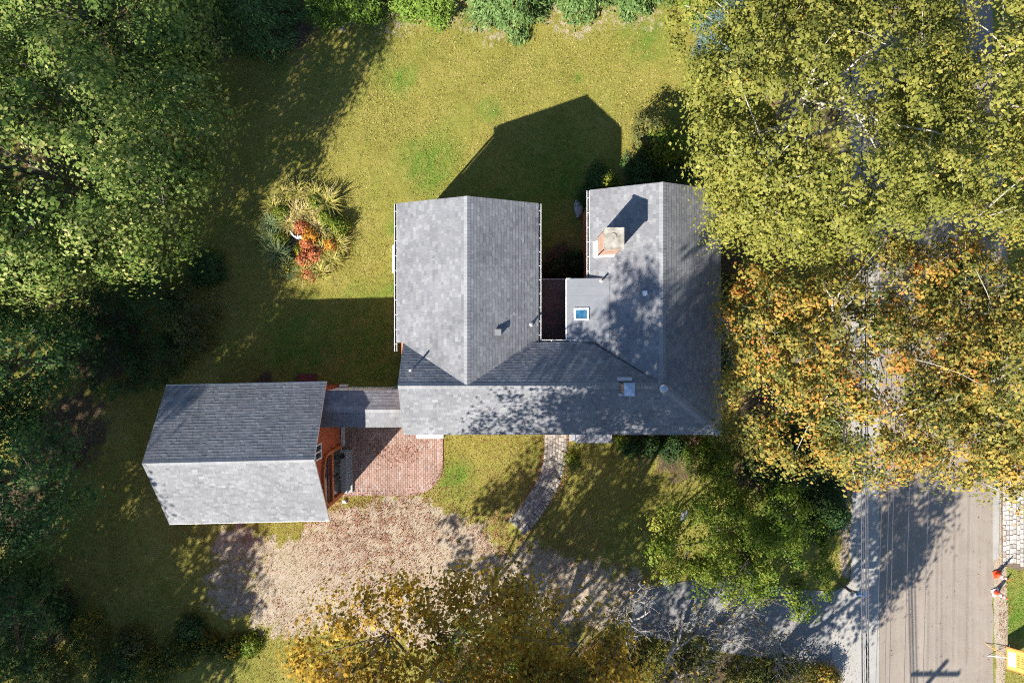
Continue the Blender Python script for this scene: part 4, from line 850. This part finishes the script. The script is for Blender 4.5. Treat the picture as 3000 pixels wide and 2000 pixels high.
conifer('yew_tree', 'dark evergreen in shade under the golden tree', 14.2, -6.1, 1.9, 3.4, L_yew, 1100, 12, .17, 9, .7)
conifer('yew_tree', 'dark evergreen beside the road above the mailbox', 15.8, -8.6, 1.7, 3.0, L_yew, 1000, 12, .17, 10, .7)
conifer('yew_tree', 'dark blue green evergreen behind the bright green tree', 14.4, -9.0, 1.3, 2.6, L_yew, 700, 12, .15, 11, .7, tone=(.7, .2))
k = 0
def S(*a, **kw):
    global k; k += 1; return shrub(*a, sd=k, **kw)
S('shrub', 'bright green bush in sun under the sycamore edge', 1955, 430, 1.15, 2.6, L_bright, n=150, leaf=.10, tone=(.6, .2))
S('shrub', 'pinkish green bush at the sycamore edge near the lawn', 1905, 385, .9, 2.2, L_olive, n=110, leaf=.09, tone=(.6, .25))
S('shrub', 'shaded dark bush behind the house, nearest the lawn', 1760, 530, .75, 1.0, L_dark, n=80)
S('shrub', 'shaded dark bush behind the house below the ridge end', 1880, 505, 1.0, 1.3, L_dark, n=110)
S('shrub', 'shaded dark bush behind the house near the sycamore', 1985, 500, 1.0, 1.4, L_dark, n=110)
S('shrub', 'small yellow green sprig catching sun behind the house', 1778, 535, .28, 1.25, L_bright, n=24, leaf=.09, tone=(.8, .2))
S('shrub', 'dark bush at the corner beside the flat boulder', 1722, 570, .5, .9, L_dark, n=60)
S('shrub', 'dark plants in the courtyard beside the orange wall', 1690, 780, .55, .7, L_yew, n=60)
S('shrub', 'low plants in the courtyard beside the dark roof', 1630, 795, .6, .5, L_olive, n=60, tone=(.2, .15))
S('shrub', 'feathery green bush at the front right house corner', 2070, 1345, 1.15, 1.5, L_bright, n=150, leaf=.11, tone=(.25, .2), aspect=.3)
S('shrub', 'dark shrub against the front wall right of the steps', 1850, 1298, .55, .9, L_yew, n=70)
S('shrub', 'dark shrub against the front wall, middle of the row', 1910, 1300, .6, 1.0, L_yew, n=80)
S('shrub', 'dark shrub against the front wall near the green bush', 1975, 1305, .65, 1.0, L_yew, n=80)
S('shrub', 'upright green plant beside the teal front step', 1825, 1285, .22, .8, L_bright, n=24, leaf=.09)
S('shrub', 'green tuft beside the stone path near the steps', 1672, 1340, .28, .35, L_bright, n=22, leaf=.07, tone=(.6, .2))
S('shrub', 'pale flowered hydrangea by the east wall slab', 2128, 1030, .38, .8, L_pale, n=46, leaf=.1, tone=(.6, .25))
S('shrub', 'pale flowered hydrangea by the east wall, lower one', 2122, 1062, .35, .7, L_pale, n=40, leaf=.1, tone=(.6, .25))
S('shrub', 'green bush by the east wall under the flag', 2128, 838, .5, .9, L_olive, n=60)
S('flower_clump', 'small blue flowers against the lower east wall', 2119, 1166, .2, .45, L_blueflower, n=20, leaf=.08, tone=(.7, .2))
# brush on the left
for i, (px, py, r_, h, mt, lab) in enumerate(((545, 900, 1.5, 2.2, L_olive, 'olive bush at the shaded lawn edge, upper one'), (545, 985, 1.4, 2.0, L_olive, 'olive bush at the shaded lawn edge, lower one'), (455, 1060, 1.5, 1.7, L_dark, 'dark bush above the garage corner'),
        (340, 1075, 1.6, 1.5, L_dark, 'dark low bush in the left brush'), (440, 880, 1.5, 2.4, L_dark, 'dark bush under the big maple edge'), (290, 890, 1.5, 2.2, L_dark, 'dark green bush under the maple middle'), (180, 960, 1.5, 2.4, L_dark, 'dark bush near the left edge in the brush'),
        (600, 790, .9, 1.4, L_dark, 'small dark bush at the maple edge by the lawn'))):
    S('shrub', lab, px, py, r_, h, mt, n=120, per=34, leaf=.085, tone=(.4, .2), group='brush on the left')
for i, (px, py, r_, h, mt, lab) in enumerate(((45, 1905, 1.2, 1.2, L_dark, 'dark shrub in the bottom left corner'), (140, 1985, 1.2, 1.2, L_olive, 'olive shrub at the bottom edge near the corner'), (245, 1880, 1.1, 1.6, L_gold, 'goldenrod clump with most yellow flowers at bottom left'), (330, 1975, 1.1, 1.2, L_dark, 'dark shrub at the bottom edge left of the goldenrod'),
        (385, 1900, .9, 1.1, L_olive, 'olive shrub behind the yellow goldenrod'), (450, 1965, 1.0, 1.3, L_gold, 'goldenrod clump at the bottom edge'), (520, 1925, .9, 1.2, L_gold, 'yellow flowered clump left of the sunny grass'), (555, 1845, .7, .8, L_dark, 'small dark shrub by the gravel corner'),
        (600, 1890, .6, .9, L_gold, 'yellow green clump at the sunny lawn corner'), (670, 1900, .55, .6, L_gold, 'low yellow flowered tuft on the sunny grass'), (730, 1890, .5, .45, L_bright, 'low pale tuft at the gravel edge'), (170, 1790, .9, 1.0, L_dark, 'dark low shrub above the goldenrod'), (60, 1700, 1.3, 1.8, L_dark, 'dark shrub at the left edge above the corner'))):
    S('shrub', lab, px, py, r_, h, mt, n=95, per=34, leaf=.085, tone=(.5, .22), ct=.2, group='shrubs along the bottom left')
for i, (px, py, r_, h, mt, lab) in enumerate(((1900, 1960, 1.4, 1.6, L_olive, 'olive shrub at the bottom under the bare tree'), (2040, 1930, 1.3, 1.6, L_olive, 'olive gold shrub at the bottom beside the bare tree'), (1790, 1965, 1.3, 1.5, L_or2, 'amber shrub at the bottom right of the amber maple'), (2320, 1985, 1.3, 1.5, L_olive, 'olive shrub at the bottom beside the drive apron'), (2420, 1990, .8, 1.2, L_or, 'orange tinged shrub at the drive apron corner'), (2210, 1990, 1.1, 1.4, L_olive, 'olive shrub at the bottom between bare tree and drive'))):
    S('shrub', lab, px, py, r_, h, mt, n=110, per=34, leaf=.085, tone=(.5, .25), ct=.2, group='shrubs along the bottom edge')

# ---- island bed
bed = slab('flower_bed', M_joint_d, [tuple(p) for p in BED], -.1, .02, label='round bed of dark soil in the lawn', cat='flower bed')
def strap(label, px, py, rad, n, mat, L=.55, lean=0.0, tone=(.5, .25), wd=.045):
    c = W(px, py, .2); t = thing('strap_plant', (c.x, c.y, .02), label, 'plant', 'strappy plants in the island bed')
    V = []; F = []; tn = []
    a = rng.uniform(0, 2 * PI, n); L_ = L * rng.uniform(.6, 1.25, n); arch_ = rng.uniform(.5, 1.0, n); bx = rng.normal(size=(n, 2)) * rad * .3
    for i in range(n):
        d = np.array([math.cos(a[i]), math.sin(a[i])]); s = np.array([-d[1], d[0]]); o_ = len(V); tt = float(np.clip(tone[0] + tone[1] * rng.normal(), 0, 1))
        for j in range(5):
            q = j / 4; out = L_[i] * (.25 * q + .6 * arch_[i] * q * q); z = .02 + L_[i] * (1.1 * q - .75 * arch_[i] * q * q); w_ = wd * (1 - q ** 2 * .9)
            for sg in (-1, 1): p = bx[i] + d * out + s * sg * w_ * .5; V.append((p[0], p[1], max(z, .01)))
        for j in range(4): F.append((o_ + 2 * j, o_ + 2 * j + 1, o_ + 2 * j + 3, o_ + 2 * j + 2)); tn.append(tt)
    tag(link('blades', np_mesh('blades', np.array(V), np.array(F), mat, np.array(tn)), t), kind='stuff')
bl_ = [(835, 565, 'dry strappy clump at the upper left of the bed'), (875, 560, 'pale dry strappy clump at the top of the bed'), (925, 572, 'yellow strappy clump at the upper right of the bed'), (965, 595, 'long yellow strappy clump at the bed upper right rim'), (810, 610, 'dry strappy clump on the bed left shoulder'),
       (795, 660, 'grey green strappy clump at the bed left rim, upper'), (800, 705, 'grey green strappy clump at the bed left rim, middle'), (820, 745, 'green strappy clump at the bed left rim, lower'), (850, 785, 'green strappy clump at the bed lower left'), (895, 800, 'pale strappy clump at the bottom of the bed'),
       (940, 795, 'yellow strappy clump at the bed lower right'), (975, 765, 'bleached strappy clump on the bed right rim, lower'), (990, 715, 'strappy clump on the bed right rim, middle'), (905, 620, 'straw coloured clump in the bed centre top'), (935, 660, 'dry clump right of the bed ornament'), (870, 625, 'brownish dry clump above the bed ornament'), (955, 730, 'straw clump beside the orange shrub in the bed'), (850, 655, 'greyish dry clump left of the bed centre')]
for i, (px, py, lab) in enumerate(bl_):
    strap(lab, px, py, .45, 170, L_strapg if 5 <= i <= 8 else L_strap, 0.85 if i not in (3, 7) else 1.05, tone=(.55 if i not in (13, 14, 15, 17) else .8, .25))
for (px, py, r_, h, mt, lab) in ((885, 668, .28, .7, L_red, 'pinkish red shrub above the bed centre'), (908, 690, .36, .8, L_orsh, 'orange shrub at the bed centre'), (900, 712, .30, .75, L_red, 'bright red orange shrub below the bed centre'), (972, 718, .3, .7, L_orsh, 'orange shrub at the right of the bed'), (922, 745, .36, .7, L_red, 'pink red shrub in the lower bed'), (890, 760, .32, .65, L_red, 'dark red shrub at the lower left of the bed'), (905, 800, .26, .5, L_red, 'pale red shrub at the bottom rim of the bed'),
        (990, 660, .45, .9, L_bright, 'green leafy bush at the right of the bed'), (960, 640, .38, .8, L_bright, 'green leafy bush at the upper right of the bed'), (930, 590, .3, .7, L_bright, 'yellow green bush near the top of the bed'), (830, 625, .33, .7, L_bright, 'yellow green bush at the upper left of the bed'), (822, 700, .3, .7, L_bright, 'dark green bush at the left of the bed'), (880, 730, .25, .5, L_gold, 'yellow green plant below the bed ornament'), (848, 770, .42, .6, L_gold, 'olive plant at the lower left of the bed'), (960, 670, .22, .5, L_olive, 'brownish plant at the bed right centre')):
    S('shrub', lab, px, py, r_, h, mt, n=60, per=30, leaf=.095, cl=.24, tone=(.6, .25), group='plants in the island bed', aspect=.5)
orn = thing('garden_ornament', W(872, 695, .3).xy.to_3d(), 'pale grey angular ornament among the bed plants', 'ornament')
M_orn = plain('pale_stone', (.50, .56, .56), .6, .4, 0, .12, 6)
m = MB(); m.lathe([(.12, 0), (.08, .08), (.06, .42), (.10, .46)], (0, 0, 0), 10); m.build('pedestal', M_orn, orn, True)
m = MB(); m.add([(-.02, -.10, .46), (.06, -.10, .46), (-.10, .06, .60), (-.22, .10, .66), (-.26, .28, .74), (-.16, .02, .62), (0, -.02, .56)], [(0, 1, 6), (0, 6, 5), (5, 6, 2), (5, 2, 3), (3, 2, 4)]); m.add([(-.02, -.10, .44), (.06, -.10, .44), (-.10, .06, .57), (-.22, .10, .63), (-.26, .28, .72), (-.16, .02, .59), (0, -.02, .53)], [(1, 0, 6), (6, 0, 5), (6, 5, 2), (2, 5, 3), (2, 3, 4)]); m.build('wing', M_orn, orn)
m = MB(); m.add([(.02, -.10, .47), (.30, -.10, .58), (.27, .04, .70), (.14, -.02, .60), (.10, .08, .66)], [(0, 1, 3), (1, 2, 3), (0, 3, 4)]); m.add([(.02, -.10, .45), (.30, -.10, .55), (.27, .04, .68), (.14, -.02, .57), (.10, .08, .64)], [(1, 0, 3), (2, 1, 3), (3, 0, 4)]); m.build('wing', M_orn, orn)
# boulders
def boulder(label, px, py, sx, sy, sz, mat, rz=0, sd=1):
    c = W(px, py); r = np.random.default_rng(sd); m = MB(); prof = [(1.0, -.3), (1.0, .35), (.82, .8), (.45, 1.0)]; m.lathe(prof, (0, 0, 0), 11)
    v = np.array(m.v); v[:, :2] *= (1 + .16 * r.normal(size=(len(v), 1))).clip(.7, 1.3); v *= np.array([sx, sy, sz]); m.v = [tuple(x) for x in v]
    o_ = m.build('boulder', mat); o_.location = (c.x, c.y, 0); o_.rotation_euler = (0, 0, rz); return tag(o_, label, 'stone')
boulder('flat grey boulder on the lawn by the orange wall', 1694, 612, .23, .5, .25, M_granite)
boulder('grey stone at the gravel edge under the green tree', 1950, 1702, .28, .2, .2, M_granite, sd=2)
boulder('pale stone beside the garage corner on the grass', 1010, 1468, .12, .11, .14, M_conc, sd=3)
boulder('dark stone on the shaded path right of the front lawn', 2005, 1510, .3, .2, .12, M_bluestone, 1.2, sd=4)
boulder('pale stone among shrubs in the bottom left corner', 68, 1940, .16, .2, .18, M_conc, sd=5)
boulder('flat grey slab at the gravel edge by the green tree', 1962, 1718, .2, .16, .12, M_bluestone, sd=6)

# ------------------------------------------------------------------ street things
def cone(label, px, py, body, tip):
    c = W(px, py); t = thing('traffic_cone', (c.x, c.y, .03), label, 'traffic cone', 'traffic cones by the cobbled apron'); t.rotation_euler = (0, 0, .3)
    m = MB(); m.box(-.19, .19, -.19, .19, 0, .04); m.build('base', body[1], t)
    def ring(nm, z0, z1, mat):
        f = lambda z: .145 - .118 * z / .92
        q = MB(); q.lathe([(f(z0), z0 + .04), (f(z1), z1 + .04)], (0, 0, 0), 16); q.build(nm, mat, t, True)
    ring('lower_body', 0, .34, body[0]); ring('lower_band', .34, .52, M_white_r); ring('middle_body', .52, .60, body[0]); ring('upper_band', .60, .74, M_white_r); ring('tip', .74, .92, body[0])
M_cone = plain('cone_orange', (.72, .075, .02), .45, .4, 0, .05); M_white_r = plain('white_band', (.8, .8, .82), .4, .5, 0, .03)
cone('orange and white traffic cone nearest the cobbles', 2919, 1680, (M_cone, M_cone), 0); cone('orange and white traffic cone lower down the verge', 2915, 1733, (M_cone, M_white_r), 0)
# roll-up work sign
M_sign = plain('sign_orange', (.85, .30, .04), .5, .4, 0, .05); M_signed = plain('sign_edge', (.75, .14, .015), .5, .4, 0, .05); M_mark = plain('sign_mark', (.45, .10, .01), .6)
c = W(2926, 1912); sg = thing('work_sign', (c.x, c.y, 0), 'orange road work sign on a folding stand at the verge', 'sign')
tl = Matrix.Translation((0.1, -0.05, .42)) @ Matrix.Rotation(math.radians(-52), 4, 'Y')
# panel: local x up the tilted face, y across
m = MB(); m.box(0, 1.16, -.58, .58, -.008, .008, M=tl); pn = m.build('panel', M_signed, sg)
m = MB(); m.box(.05, 1.08, -.52, .52, .010, .014, M=tl); m.build('face', M_sign, pn)
m = MB(); m.box(.10, .40, -.36, .36, .016, .019, M=tl); m.build('white_plate', M_white_r, pn)
m = MB()
for r_, (xx, nn) in enumerate(((.46, 6), (.64, 6), (.82, 4))):
    for i in range(nn): y = -.33 + i * .115; m.box(xx, xx + .12, y, y + .03, .016, .018, M=tl); m.box(xx + R.choice((0, .05, .1)), xx + .12, y + .03, y + .07, .016, .018, M=tl)
m.build('marks', M_mark, pn)
for dx, dy in ((-.75, .55), (-.62, -.12), (.55, .45), (.5, -.45)):
    m = MB(); m.tube([(.1, -.05, .42), (dx, dy, .03)], [.016, .016], 6); m.build('leg', M_sign if dx < -.7 else M_white_r, sg)
m = MB(); m.tube([(.1, -.05, .42), (.1, -.05, .42) + tl.to_3x3() @ Vector((1.25, 0, 0)) if False else tuple(tl @ Vector((1.2, 0, -.03)))], [.018, .015], 6); m.build('mast', M_lead, sg)
# mailbox
mb = thing('mailbox', (*W(2462, 1708).xy, 0), 'blue grey rural mailbox on a dark post by the road', 'mailbox')
m = MB(); m.box(-.055, .055, -.055, .055, -.2, 1.12); m.build('post', M_wood, mb)
m = MB(); m.tube([(0, 0, .95), (.3, -.08, 1.0), (.48, -.12, 1.02)], [.05, .05, .05], 6); m.build('arm', M_wood, mb)
BX = Matrix.Translation((.30, -.12, 1.05)); prof = [(-.11, 0), (.11, 0), (.11, .13)] + [(.11 * math.cos(a), .13 + .09 * math.sin(a)) for a in np.linspace(.3, PI - .3, 7)] + [(-.11, .13)]
M_mail = plain('mailbox_blue', (.12, .25, .42), .3, .5, .3, .08)
m = MB(); m.prism([BX @ Vector((0, y, z)) for y, z in prof], (.55, 0, 0)); bx_ = m.build('box', M_mail, mb)
m = MB(); m.prism([BX @ Vector((.552, y * .96, z * .96 + .004)) for y, z in prof], (.014, 0, 0)); m.build('door', M_mail, bx_)
m = MB(); m.box(.42, .56, -.245, -.235, 1.14, 1.16); m.build('flag', M_cone, bx_)
# flag at the east wall
fg = thing('flag', (9.27, W(0, 868, 2).y, 2.0), 'small striped flag hanging at the east wall', 'flag')
m = MB(); m.tube([(0, 0, -.1), (.55, 0, .35)], [.015, .012], 6); m.build('pole', M_white, fg)
for i in range(7):
    m = MB(); yy = -.06 * i; q = [(.08 + .0 * i, yy), (.5, yy)]; m.add([(.1, yy, .02 - .05 * i), (.5, yy, .30 - .05 * i), (.5, yy - .06, .25 - .05 * i), (.1, yy - .06, -.03 - .05 * i)], [(0, 1, 2, 3)]); m.build('stripe', M_burg if i % 2 else M_white, fg)
# wires and poles
pole_xy = [(14.75, -26.2), (14.9, 34.0)]
for i, (x, y) in enumerate(pole_xy):
    p = thing('utility_pole', (x, y, 0), ('utility pole below the frame carrying the wires', 'utility pole beyond the top carrying the wires')[i], 'pole')
    m = MB(); m.tube([(0, 0, -.5), (0, 0, 9.2)], [.16, .11], 10); m.build('pole', M_wood, p, True)
    m = MB(); m.box(-1.25, 1.25, -.07, .07, 8.45, 8.6); m.build('crossarm', M_wood, p)
    for xx in (-1.1, -.4, .4, 1.1): m = MB(); m.lathe([(.03, 8.6), (.05, 8.68), (.03, 8.76)], (xx, 0, 0), 8); m.build('insulator', M_lead, p)
def wire(label, px_top, px_bot, z, r, py_top=1400, py_bot=2000):
    a = W(px_bot, py_bot, z); b = W(px_top, py_top, z); d = (b - a); t0 = (-26.2 - a.y) / d.y; t1 = (34 - a.y) / d.y; q = []
    for i in range(41):
        t = t0 + (t1 - t0) * i / 40; s = (i / 40 - .5) * 2; p = a + d * t; q.append((p.x, p.y, z + .5 * (s * s) - .1))
    m = MB(); m.tube(q, [r] * 41, 6); tag(m.build('utility_wire', M_cable, None, True), label, 'wire', 'utility wires along the road')
wire('thick utility cable leftmost over the road', 2525, 2523, 6.2, .024); wire('thick utility cable second from left over the road', 2538, 2536, 6.1, .03); wire('thick utility cable third from left over the road', 2544, 2542, 6.3, .022)
wire('thin utility wire fourth from left over the road', 2588, 2563, 8.2, .008); wire('thin utility wire fifth from left over the road', 2607, 2590, 8.0, .009); wire('thin utility wire sixth from left over the road', 2621, 2603, 8.3, .010); wire('thin utility wire seventh from left over the road', 2668, 2646, 8.6, .009); wire('thin utility wire farthest right over the road', 2724, 2701, 8.6, .008); wire('thin service wire beside the leftmost thick cable', 2530, 2529, 6.25, .009)
# car under the sycamore
car = thing('parked_car', (21.7, 10.6, .03), 'dark blue parked car glimpsed under the sycamores', 'car', rz=PI / 2)
M_car = plain('car_paint', (.03, .06, .13), .25, .6, .2, .05); M_tyre = plain('tyre', (.02, .02, .02), .9)
def loft(m, secs):
    n = len(secs[0]); vs = [p for s in secs for p in s]; fs = [tuple(range(n - 1, -1, -1)), tuple(range((len(secs) - 1) * n, len(secs) * n))]
    for i in range(len(secs) - 1):
        for j in range(n): a = i * n + j; b = i * n + (j + 1) % n; fs.append((a, b, b + n, a + n))
    m.add(vs, fs)
def sec(x, w_, z0, z1, k=.82): return [(x, -w_, z0), (x, w_, z0), (x, w_ * 1.0, (z0 + z1) / 2), (x, w_ * k, z1), (x, -w_ * k, z1), (x, -w_, (z0 + z1) / 2)]
m = MB(); loft(m, [sec(-2.2, .72, .35, .72), sec(-2.05, .86, .25, .92), sec(-1.0, .9, .22, .98), sec(.8, .9, .22, .96), sec(1.7, .86, .22, .86), sec(2.15, .74, .3, .66)]); m.build('body', M_car, car, True)
m = MB(); loft(m, [sec(-1.75, .74, .9, .98, .9), sec(-1.1, .74, .9, 1.42, .8), sec(.1, .74, .9, 1.45, .8), sec(.95, .74, .9, .98, .9)]); cb = m.build('cabin', M_glass, car)
m = MB(); m.box(-1.05, .05, -.57, .57, 1.42, 1.465); m.build('roof_panel', M_car, car)
for xx in (-1.35, 1.35):
    for s_ in (-.82, .82): m = MB(); m.lathe([(.31, -.09), (.33, -.05), (.33, .05), (.31, .09)], (xx, s_, .33), 16, M=Matrix.Rotation(PI / 2, 4, 'X')); m.build('wheel', M_tyre, car, True)
for s_ in (-.55, .55): m = MB(); m.box(2.05, 2.14, s_ - .14, s_ + .14, .55, .66); m.build('headlight', M_white_r, car)
for s_ in (-.6, .6): m = MB(); m.box(-2.19, -2.1, s_ - .12, s_ + .12, .62, .76); m.build('tail_light', M_cone, car)

# ------------------------------------------------------------------ fallen leaves and grass
def scatter(n, x0=-27.5, x1=27.5, y0=-18.5, y1=18.5): return np.column_stack([rng.uniform(x0, x1, n), rng.uniform(y0, y1, n)])
def hard(P): return (P[:, 0] > ROAD_X0 - .1) & (P[:, 0] < ROAD_X1)
Q = scatter(1300000); zg, zl, zs = zones(Q)
dens = np.clip(.04 + (0.55 + .45 * wob(Q, 1.1, 72)) * zg * np.clip(1.1 - blob(Q, 1180, 1640, 3.0, .7) * .85 - blob(Q, 1400, 1730, 3.2, .7) * .8, .1, 1), 0, 1) * .55
dens = np.maximum(dens, blob(Q, 1100, 1545, 5.4, .9) * 1.3); dens = np.maximum(dens, blob(Q, 1450, 1580, 2.6, .8) * .85); dens = np.maximum(dens, blob(Q, 1660, 1620, 2.8, .8) * .7)
dens = np.maximum(dens, zs * .22); dens = np.maximum(dens, np.clip(blob(Q, 1500, 1450, 7, .8), 0, 1) * .22); dens = np.maximum(dens, blob(Q, 2150, 1750, 3, .7) * .45)
dens *= .6 + .4 * wob(Q, 6, 71); dens = np.where(Q[:, 1] > -2.5, np.minimum(dens, .012 + zs * .12), dens)
dens = np.where(sdf(Q, PATIO) < 0, .02 + .5 * np.maximum.reduce([blob(Q, 1120, 1320, .55, .7), blob(Q, 1158, 1320, .5, .7), blob(Q, 1200, 1325, .75, .7), blob(Q, 1150, 1345, .5, .7), blob(Q, 1080, 1305, .6, .8) * .5, blob(Q, 1240, 1287, .5, .8) * .4]) + .3 * (sdf(Q, PATIO) > -.15), dens)
dens = np.where(path_band(Q, .58) < 0, .05, dens); dens = np.where((path_band(Q, .58) > 0) & (path_band(Q, .8) < 0), .6, dens)
dens = np.where(sdf(Q, DRIVE) < 0, .03, dens); dens = np.where(hard(Q), .003 + .05 * np.exp(-(Q[:, 0] - ROAD_X0) * 3) + .05 * np.exp(-(ROAD_X1 - Q[:, 0]) * 3), dens)
keep = (rng.uniform(0, 1, len(Q)) < dens) & ~buildings(Q); Q = Q[keep]
z = np.where(sdf(Q, PATIO) < 0, .062, np.where(path_band(Q, .6) < 0, .055, np.where(hard(Q) | (sdf(Q, DRIVE) < 0), .065, .035))) + rng.uniform(0, .02, len(Q))
P = np.column_stack([Q, z]); N = np.array([0, 0, 1.0]) + rng.normal(size=(len(P), 3)) * .35
tn = np.clip(rng.beta(2, 2.2, len(P)) + .12 * wob(Q, .8, 77) - .15 * blob(Q, 1150, 1540, 5, .9), 0, 1)
tag(make_leaf_obj('fallen_leaves', L_litter, P, N, .048, tn, None, .7), 'scattered red brown fallen leaves on gravel, grass and patio', 'leaves', kind='stuff')
def grassmat():
    m, n, l, out = new_mat('grass_blade')
    a = ramp(n, [(0, (.105, .105, .02)), (.45, (.235, .215, .045)), (.8, (.35, .295, .085)), (1, (.47, .4, .17))]); b = ramp(n, [(0, (.055, .12, .014)), (.6, (.125, .225, .028)), (1, (.20, .28, .05))])
    tt = attr(n, 'tone').outputs['Fac']; l.new(tt, a.inputs[0]); l.new(tt, b.inputs[0])
    c = mixc(n, l, mathn(n, l, 'MULTIPLY', attr(n, 'lush').outputs['Fac'], .95), a.outputs[0], b.outputs[0])
    principled(n, l, out, c, .7, .2); return m
Q = scatter(620000); zg, zl, zs = zones(Q)
ok = ~buildings(Q) & ~hard(Q) & (sdf(Q, PATIO) > .03) & (path_band(Q, .6) > 0) & (sdf(Q, DRIVE) > .05) & (sdf(Q, BED) > -.15) & (rng.uniform(0, 1, len(Q)) < (1 - .93 * zg) * (1 - .8 * zs)) & ~((Q[:, 0] > W(2932, 0).x - .1) & (Q[:, 0] < 29) & (Q[:, 1] > W(0, 1668).y) & (Q[:, 1] < W(0, 1360).y))
Q = Q[ok]; zl = zl[ok]; n_ = len(Q)
a = rng.uniform(0, 2 * PI, n_); h = rng.uniform(.03, .075, n_); ln = rng.uniform(.3, 1.3, n_) * h; wd = rng.uniform(.008, .016, n_)
d = np.column_stack([np.cos(a), np.sin(a)]); s = np.column_stack([-d[:, 1], d[:, 0]])
V = np.empty((n_, 3, 3)); V[:, 0, :2] = Q - s * wd[:, None]; V[:, 1, :2] = Q + s * wd[:, None]; V[:, 2, :2] = Q + d * ln[:, None]; V[:, :2, 2] = 0.0; V[:, 2, 2] = h + .01
tag(link('grass', np_mesh('grass', V.reshape(-1, 3), np.arange(3 * n_).reshape(n_, 3), grassmat(), np.clip(rng.beta(1.6, 1.6, n_) + .16 * wob(Q, 9.0, 88) + .10 * wob(Q, 22.0, 89), 0, 1), {'lush': np.repeat(zl, 3)})), 'short dry yellow green grass blades over the lawn', 'grass', kind='stuff')
